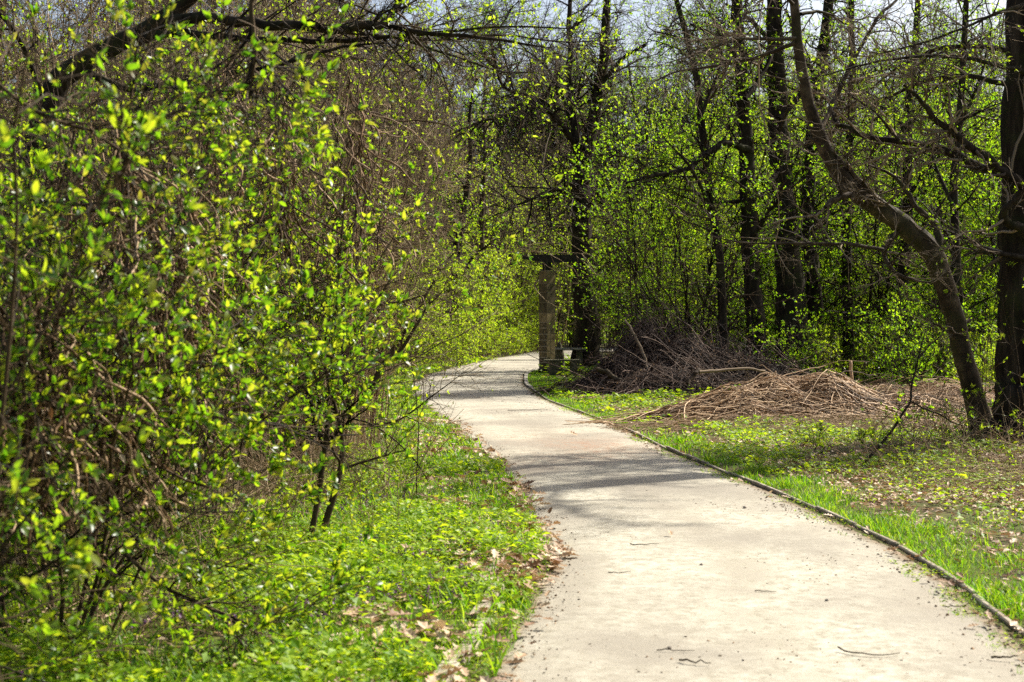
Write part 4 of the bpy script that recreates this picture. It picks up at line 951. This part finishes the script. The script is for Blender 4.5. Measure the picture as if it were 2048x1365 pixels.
def herbs():
    rng = RNG(720); mb = MB(); fl = MB()
    def leaves(x, y, keep, size, hgt, tpl):
        k = rng.uniform(0, 1, len(x)) < keep; x, y = x[k], y[k]; n = len(x)
        a = rng.uniform(0, 6.28, n)
        z = gh(x, y) + rng.uniform(.0, 1, n) ** 1.3 * hgt * (.3 + vnoise(x, y, .3, 21))
        d = nz(np.stack([np.cos(a), np.sin(a), rng.uniform(-.15, .75, n)], -1))
        nn = nz(rdir(rng, n) * .55 + A([0, 0, 1.]))
        mb.stamp(tpl, np.stack([x, y, z], -1), d, nn, rng.uniform(size[0], size[1], n) * rng.choice([.6, .9, 1.5], n, p=[.4, .4, .2]) * np.maximum(1, y / 14), 1.35)
    x, y = scatter(rng, 95000, 4.2, 15, lambda y: pl(y) - 3.4 + 1.2 * sstep(8, 13, y), lambda y: pl(y) - .02, .8)
    leaves(x, y, .1 + .9 * sstep(.46, .6, vnoise(x, y, .65, 22)), (.022, .05), .17, 'm')
    x, y = scatter(rng, 9000, 4.2, 12, lambda y: pl(y) - 2.9, lambda y: pl(y) - .7)
    leaves(x, y, (vnoise(x, y, .9, 27) > .6) * 1., (.035, .06), .13, 'm')
    x, y = scatter(rng, 14000, 13, 62, lambda y: pl(y) - 1.7, lambda y: pl(y) - .05)
    leaves(x, y, .2 + .8 * sstep(.4, .6, vnoise(x, y, .9, 23)), (.02, .045), .09, 'q')
    # right: bright cover before the canes, duller under the trees
    x, y = scatter(rng, 120000, 9.0, 33, lambda y: pr(y) + .35, lambda y: pr(y) + 5.8)
    leaves(x, y, (.05 + .95 * sstep(.5, .62, vnoise(x, y, .75, 24))) * (.25 + .75 * sstep(12, 15, y)), (.025, .052), .13, 'm')
    x, y = scatter(rng, 26000, 26, 60, lambda y: pr(y) + .4, lambda y: pr(y) + 16)
    leaves(x, y, .9 * sstep(.35, .6, vnoise(x, y, 2, 25)), (.03, .06), .25, 'q')
    x, y = scatter(rng, 12000, 4.2, 16, lambda y: pl(y) - .5, lambda y: pl(y) + .02)
    leaves(x, y, (vnoise(x, y, .3, 29) > .42) * .9, (.012, .03), .04, 'm')
    x, y = scatter(rng, 14000, 4.2, 26, lambda y: pr(y) - .2, lambda y: pr(y) + .1)
    leaves(x, y, (vnoise(x, y, .25, 26) > .55) * .7, (.01, .022), .03, 'q')
    tag(mb.build("ground_cover", M_herb), kind='stuff')
    n = 900                                           # purple dead-nettle heads
    x, y = scatter(rng, n, 5.5, 14, lambda y: pl(y) - 1.9, lambda y: pl(y) - .3)
    k = vnoise(x, y, .7, 28) > .5; x, y = x[k], y[k]; n = len(x)
    zz = gh(x, y) + rng.uniform(.06, .14, n)
    for j in range(8):
        a = rng.uniform(0, 6.28, n)
        fl.stamp('m', np.stack([x, y, zz - .004 * j], -1) + rng.normal(size=(n, 3)) * .003, np.stack([np.cos(a), np.sin(a), rng.uniform(-.6, .8, n)], -1), rdir(rng, n) + A([0, 0, 1.]), rng.uniform(.012, .022, n), 1.4)
    tag(fl.build("nettle_flowers", M_flower), kind='stuff')
herbs()
def litter():
    rng = RNG(740); mb = MB()
    def fallen(x, y, keep, size, tpl='oak', zoff=.02):
        k = rng.uniform(0, 1, len(x)) < keep; x, y = x[k], y[k]; n = len(x); a = rng.uniform(0, 6.28, n)
        d = nz(np.stack([np.cos(a), np.sin(a), rng.normal(0, .3, n)], -1)); nn = nz(rdir(rng, n) * .6 + A([0, 0, 1.]))
        mb.stamp(tpl, np.stack([x, y, np.maximum(gh(x, y), .012) + zoff * rng.uniform(.5, 2, n)], -1), d, nn, rng.uniform(*size, n), rng.uniform(.7, 1.1, n))
    x, y = scatter(rng, 4200, 4.2, 22, lambda y: pl(y) - .85, lambda y: pl(y) + .12)
    fallen(x, y, .15 + .85 * sstep(.4, .62, vnoise(x, y, .55, 31)), (.06, .12), 'oak', .03)
    x, y = scatter(rng, 1400, 5, 24, lambda y: pr(y) - .16, lambda y: pr(y) + .5)
    fallen(x, y, .08 + .7 * sstep(.5, .75, vnoise(x, y, .5, 32)), (.04, .09))
    x, y = scatter(rng, 2600, 5, 20, lambda y: pr(y) + .3, lambda y: pr(y) + 4.5)
    fallen(x, y, .6 * sstep(.5, .75, vnoise(x, y, .7, 36)) + .1, (.05, .09), 'oak', .04)
    x, y = scatter(rng, 52000, 8, 34, lambda y: pr(y) + .5, lambda y: pr(y) + 5.5)
    fallen(x, y, .25 + .7 * sstep(.4, .6, vnoise(x, y, 1.1, 33)), (.04, .08), 'm')
    x, y = scatter(rng, 9000, 4.5, 22, lambda y: pl(y) - 5.5, lambda y: pl(y) - .9)
    fallen(x, y, np.full(len(x), .7), (.04, .08), 'm')
    x, y = scatter(rng, 7000, 20, 90, lambda y: pl(y) - 6, lambda y: pl(y) - .5)
    fallen(x, y, np.full(len(x), .8), (.06, .12), 'm')
    x, y = scatter(rng, 7000, 28, 80, lambda y: pr(y) + .5, lambda y: pr(y) + 14)
    fallen(x, y, np.full(len(x), .8), (.06, .12), 'm')
    tag(mb.build("leaf_litter", M_dead), kind='stuff')
    cr = MB()                                         # crumbs, bud scales and grit on the sand
    x, y = scatter(rng, 60000, 4.5, 48, pl, pr)
    e = np.minimum(x - pl(y), pr(y) - x)
    keep = (1 - .6 * sstep(15, 24, y)) * (.16 + .84 * np.exp(-np.maximum(e, 0) / .08) + .45 * sstep(.5, .65, vnoise(x, y, 1.6, 34)) * (y > 10))
    k = rng.uniform(0, 1, len(x)) < keep; x, y = x[k], y[k]; n = len(x); a = rng.uniform(0, 6.28, n)
    cr.stamp('chip', np.stack([x, y, .02 + .0 * x], -1), np.stack([np.cos(a), np.sin(a), 0 * a], -1), np.tile(A([0, 0, 1.]), (n, 1)), (.004 + .018 * rng.uniform(0, 1, n) ** 3) * np.maximum(1, y / 20), rng.choice([.12, .3, .5, .8], n))
    tag(cr.build("path_crumbs", M_chip), kind='stuff')
litter()
def dry_stalks():
    rng = RNG(760); mb = MB()
    n = 1500
    x, y = scatter(rng, n, 9.8, 21, lambda y: pl(y) - 2.6, lambda y: pl(y) - .95)
    k = rng.uniform(0, 1, n) < .25 + .75 * sstep(.35, .6, vnoise(x, y, .6, 41)); x, y = x[k], y[k]; n = len(x)
    p = grow(rng, np.stack([x, y, gh(x, y)], -1), A([.15, -.1, 1.]) + .55 * rng.normal(size=(n, 3)), rng.uniform(.25, 1.0, n), 7, .14, (0, 0, -.5))
    mb.tubes(p, rng.uniform(.0015, .004, (n, 1)) * np.linspace(1, .5, 7)[None], 3)
    n = 1300                                          # deep under the shrubs
    x, y = scatter(rng, n, 6.5, 14, lambda y: pl(y) - 4.5, lambda y: pl(y) - 1.7)
    p = grow(rng, np.stack([x, y, gh(x, y)], -1), A([0, 0, 1.]) + .6 * rng.normal(size=(n, 3)), rng.uniform(.3, 1.3, n), 7, .15, (0, 0, -.6))
    mb.tubes(p, rng.uniform(.0015, .004, (n, 1)) * np.linspace(1, .5, 7)[None], 3)
    n = 1700                                          # straw around the big tree's foot, right
    x = rng.normal(5.6, 1.3, n); y = rng.normal(15.6, 1.9, n); k = x - pr(y) > .9; x, y = x[k], y[k]; n = len(x)
    p = grow(rng, np.stack([x, y, gh(x, y)], -1), A([0, -.1, .8]) + .7 * rng.normal(size=(n, 3)), rng.uniform(.2, .9, n), 7, .14, (0, 0, -.7))
    mb.tubes(p, rng.uniform(.0015, .004, (n, 1)) * np.linspace(1, .5, 7)[None], 3)
    tag(mb.build("dry_stalks", M_straw), kind='stuff')
dry_stalks()

# ------------------------------------------------------------------ single things lying on the path
def on_path():
    rng = RNG(780)
    def twig(label, px, py, ln, head, bend=.5, rad=.004, group=None):
        Y = EYE * FPX / (py - HY); x = (px - 1024) / FPX * Y; n = 8
        t = np.linspace(-.5, .5, n); hh = head + bend * t
        p = np.stack([ln * t * np.cos(hh), ln * t * np.sin(hh), np.full(n, rad) + .006 * np.abs(rng.normal(size=n))], -1)
        mb = MB(); mb.tubes(p, np.linspace(rad, rad * .45, n), 5, 0, True)
        o = mb.build("twig", M_bark_brown); o.location = (x, Y, .026)
        tag(o, label, "twig", group)
    twig("longest curved thin twig lying on the sand near the right of the path", 1736, 1326, .30, -.35, .9)
    twig("short dark twig on the sand at the very bottom of the picture", 1388, 1342, .15, -.5, .5, .005)
    twig("straight pale twig lying just behind the short dark twig", 1352, 1316, .17, -.1, .1, .003)
    twig("dark stub of twig lying near the right kerb at the bottom", 2012, 1331, .12, .1, .2, .006)
    twig("thin bent twig lying in the middle of the near path", 1532, 1196, .12, -.2, .5, .003)
    twig("thin twig alone on the sand well left of the kerb tufts", 1918, 1226, .16, .1, .3, .003)
    twig("faint twig lying across the shaded part of the path", 1290, 1100, .2, .15, .3, .004)
    twig("small twig lying near the left edge of the path", 1240, 1157, .14, .05, .3, .003)
    twig("fine twig lying on the far sunny stretch of the path", 1066, 824, .9, .5, .5, .006)
    def clod(label, px, py, s, mat=M_chip, cat="clod", name="clod"):
        Y = EYE * FPX / (py - HY); x = (px - 1024) / FPX * Y
        u, v = np.meshgrid(np.arange(10) / 10 * 2 * math.pi, np.linspace(-.3, math.pi / 2, 6))
        d = np.stack([np.cos(u) * np.cos(v), np.sin(u) * np.cos(v), np.sin(v) * .8], -1) * (1 + .5 * (vnoise(u * 3, v * 4 + px, .8, 3) - .5))[..., None] * s
        i, j = np.meshgrid(np.arange(10), np.arange(5)); a = (j * 10 + i).ravel(); b = (j * 10 + (i + 1) % 10).ravel()
        mb = MB(); mb.add(d, np.stack([a, b, b + 10, a + 10], -1), None, 0, False)
        o = mb.build(name, mat); o.location = (x, Y, .026 + s * .25); tag(o, label, cat)
    def deadleaf(label, px, py, s, seed):
        Y = EYE * FPX / (py - HY); x = (px - 1024) / FPX * Y; rg = RNG(seed); a = rg.uniform(0, 6.28)
        mb = MB(); mb.stamp('oak', A([[0, 0, .0]]), A([[math.cos(a), math.sin(a), .35]]), A([[.2, -.5, .8]]), s)
        o = mb.build("dead_leaf", M_dead); o.location = (x, Y, .035); tag(o, label, "leaf")
    deadleaf("single curled brown leaf standing on the sunny sand by the shade", 1156, 876, .13, 1)
    deadleaf("crumpled dead leaf lying in the middle of the path", 1343, 1082, .075, 2)
    clod("dark pebble on the near path left of the bent twig", 1404, 1140, .012, M_pebble, "pebble", "pebble")
    clod("dark pebble lying right of the bent twig", 1655, 1213, .011, M_pebble, "pebble", "pebble")
    clod("small stone at the edge of the shade on the path", 1490, 1023, .015, M_pebble, "pebble", "pebble")
    clod("dark pebble lying toward the right kerb on bright sand", 1876, 1196, .011, M_pebble, "pebble", "pebble")
    clod("dark pebble behind the straight pale twig", 1340, 1310, .010, M_pebble, "pebble", "pebble")
on_path()
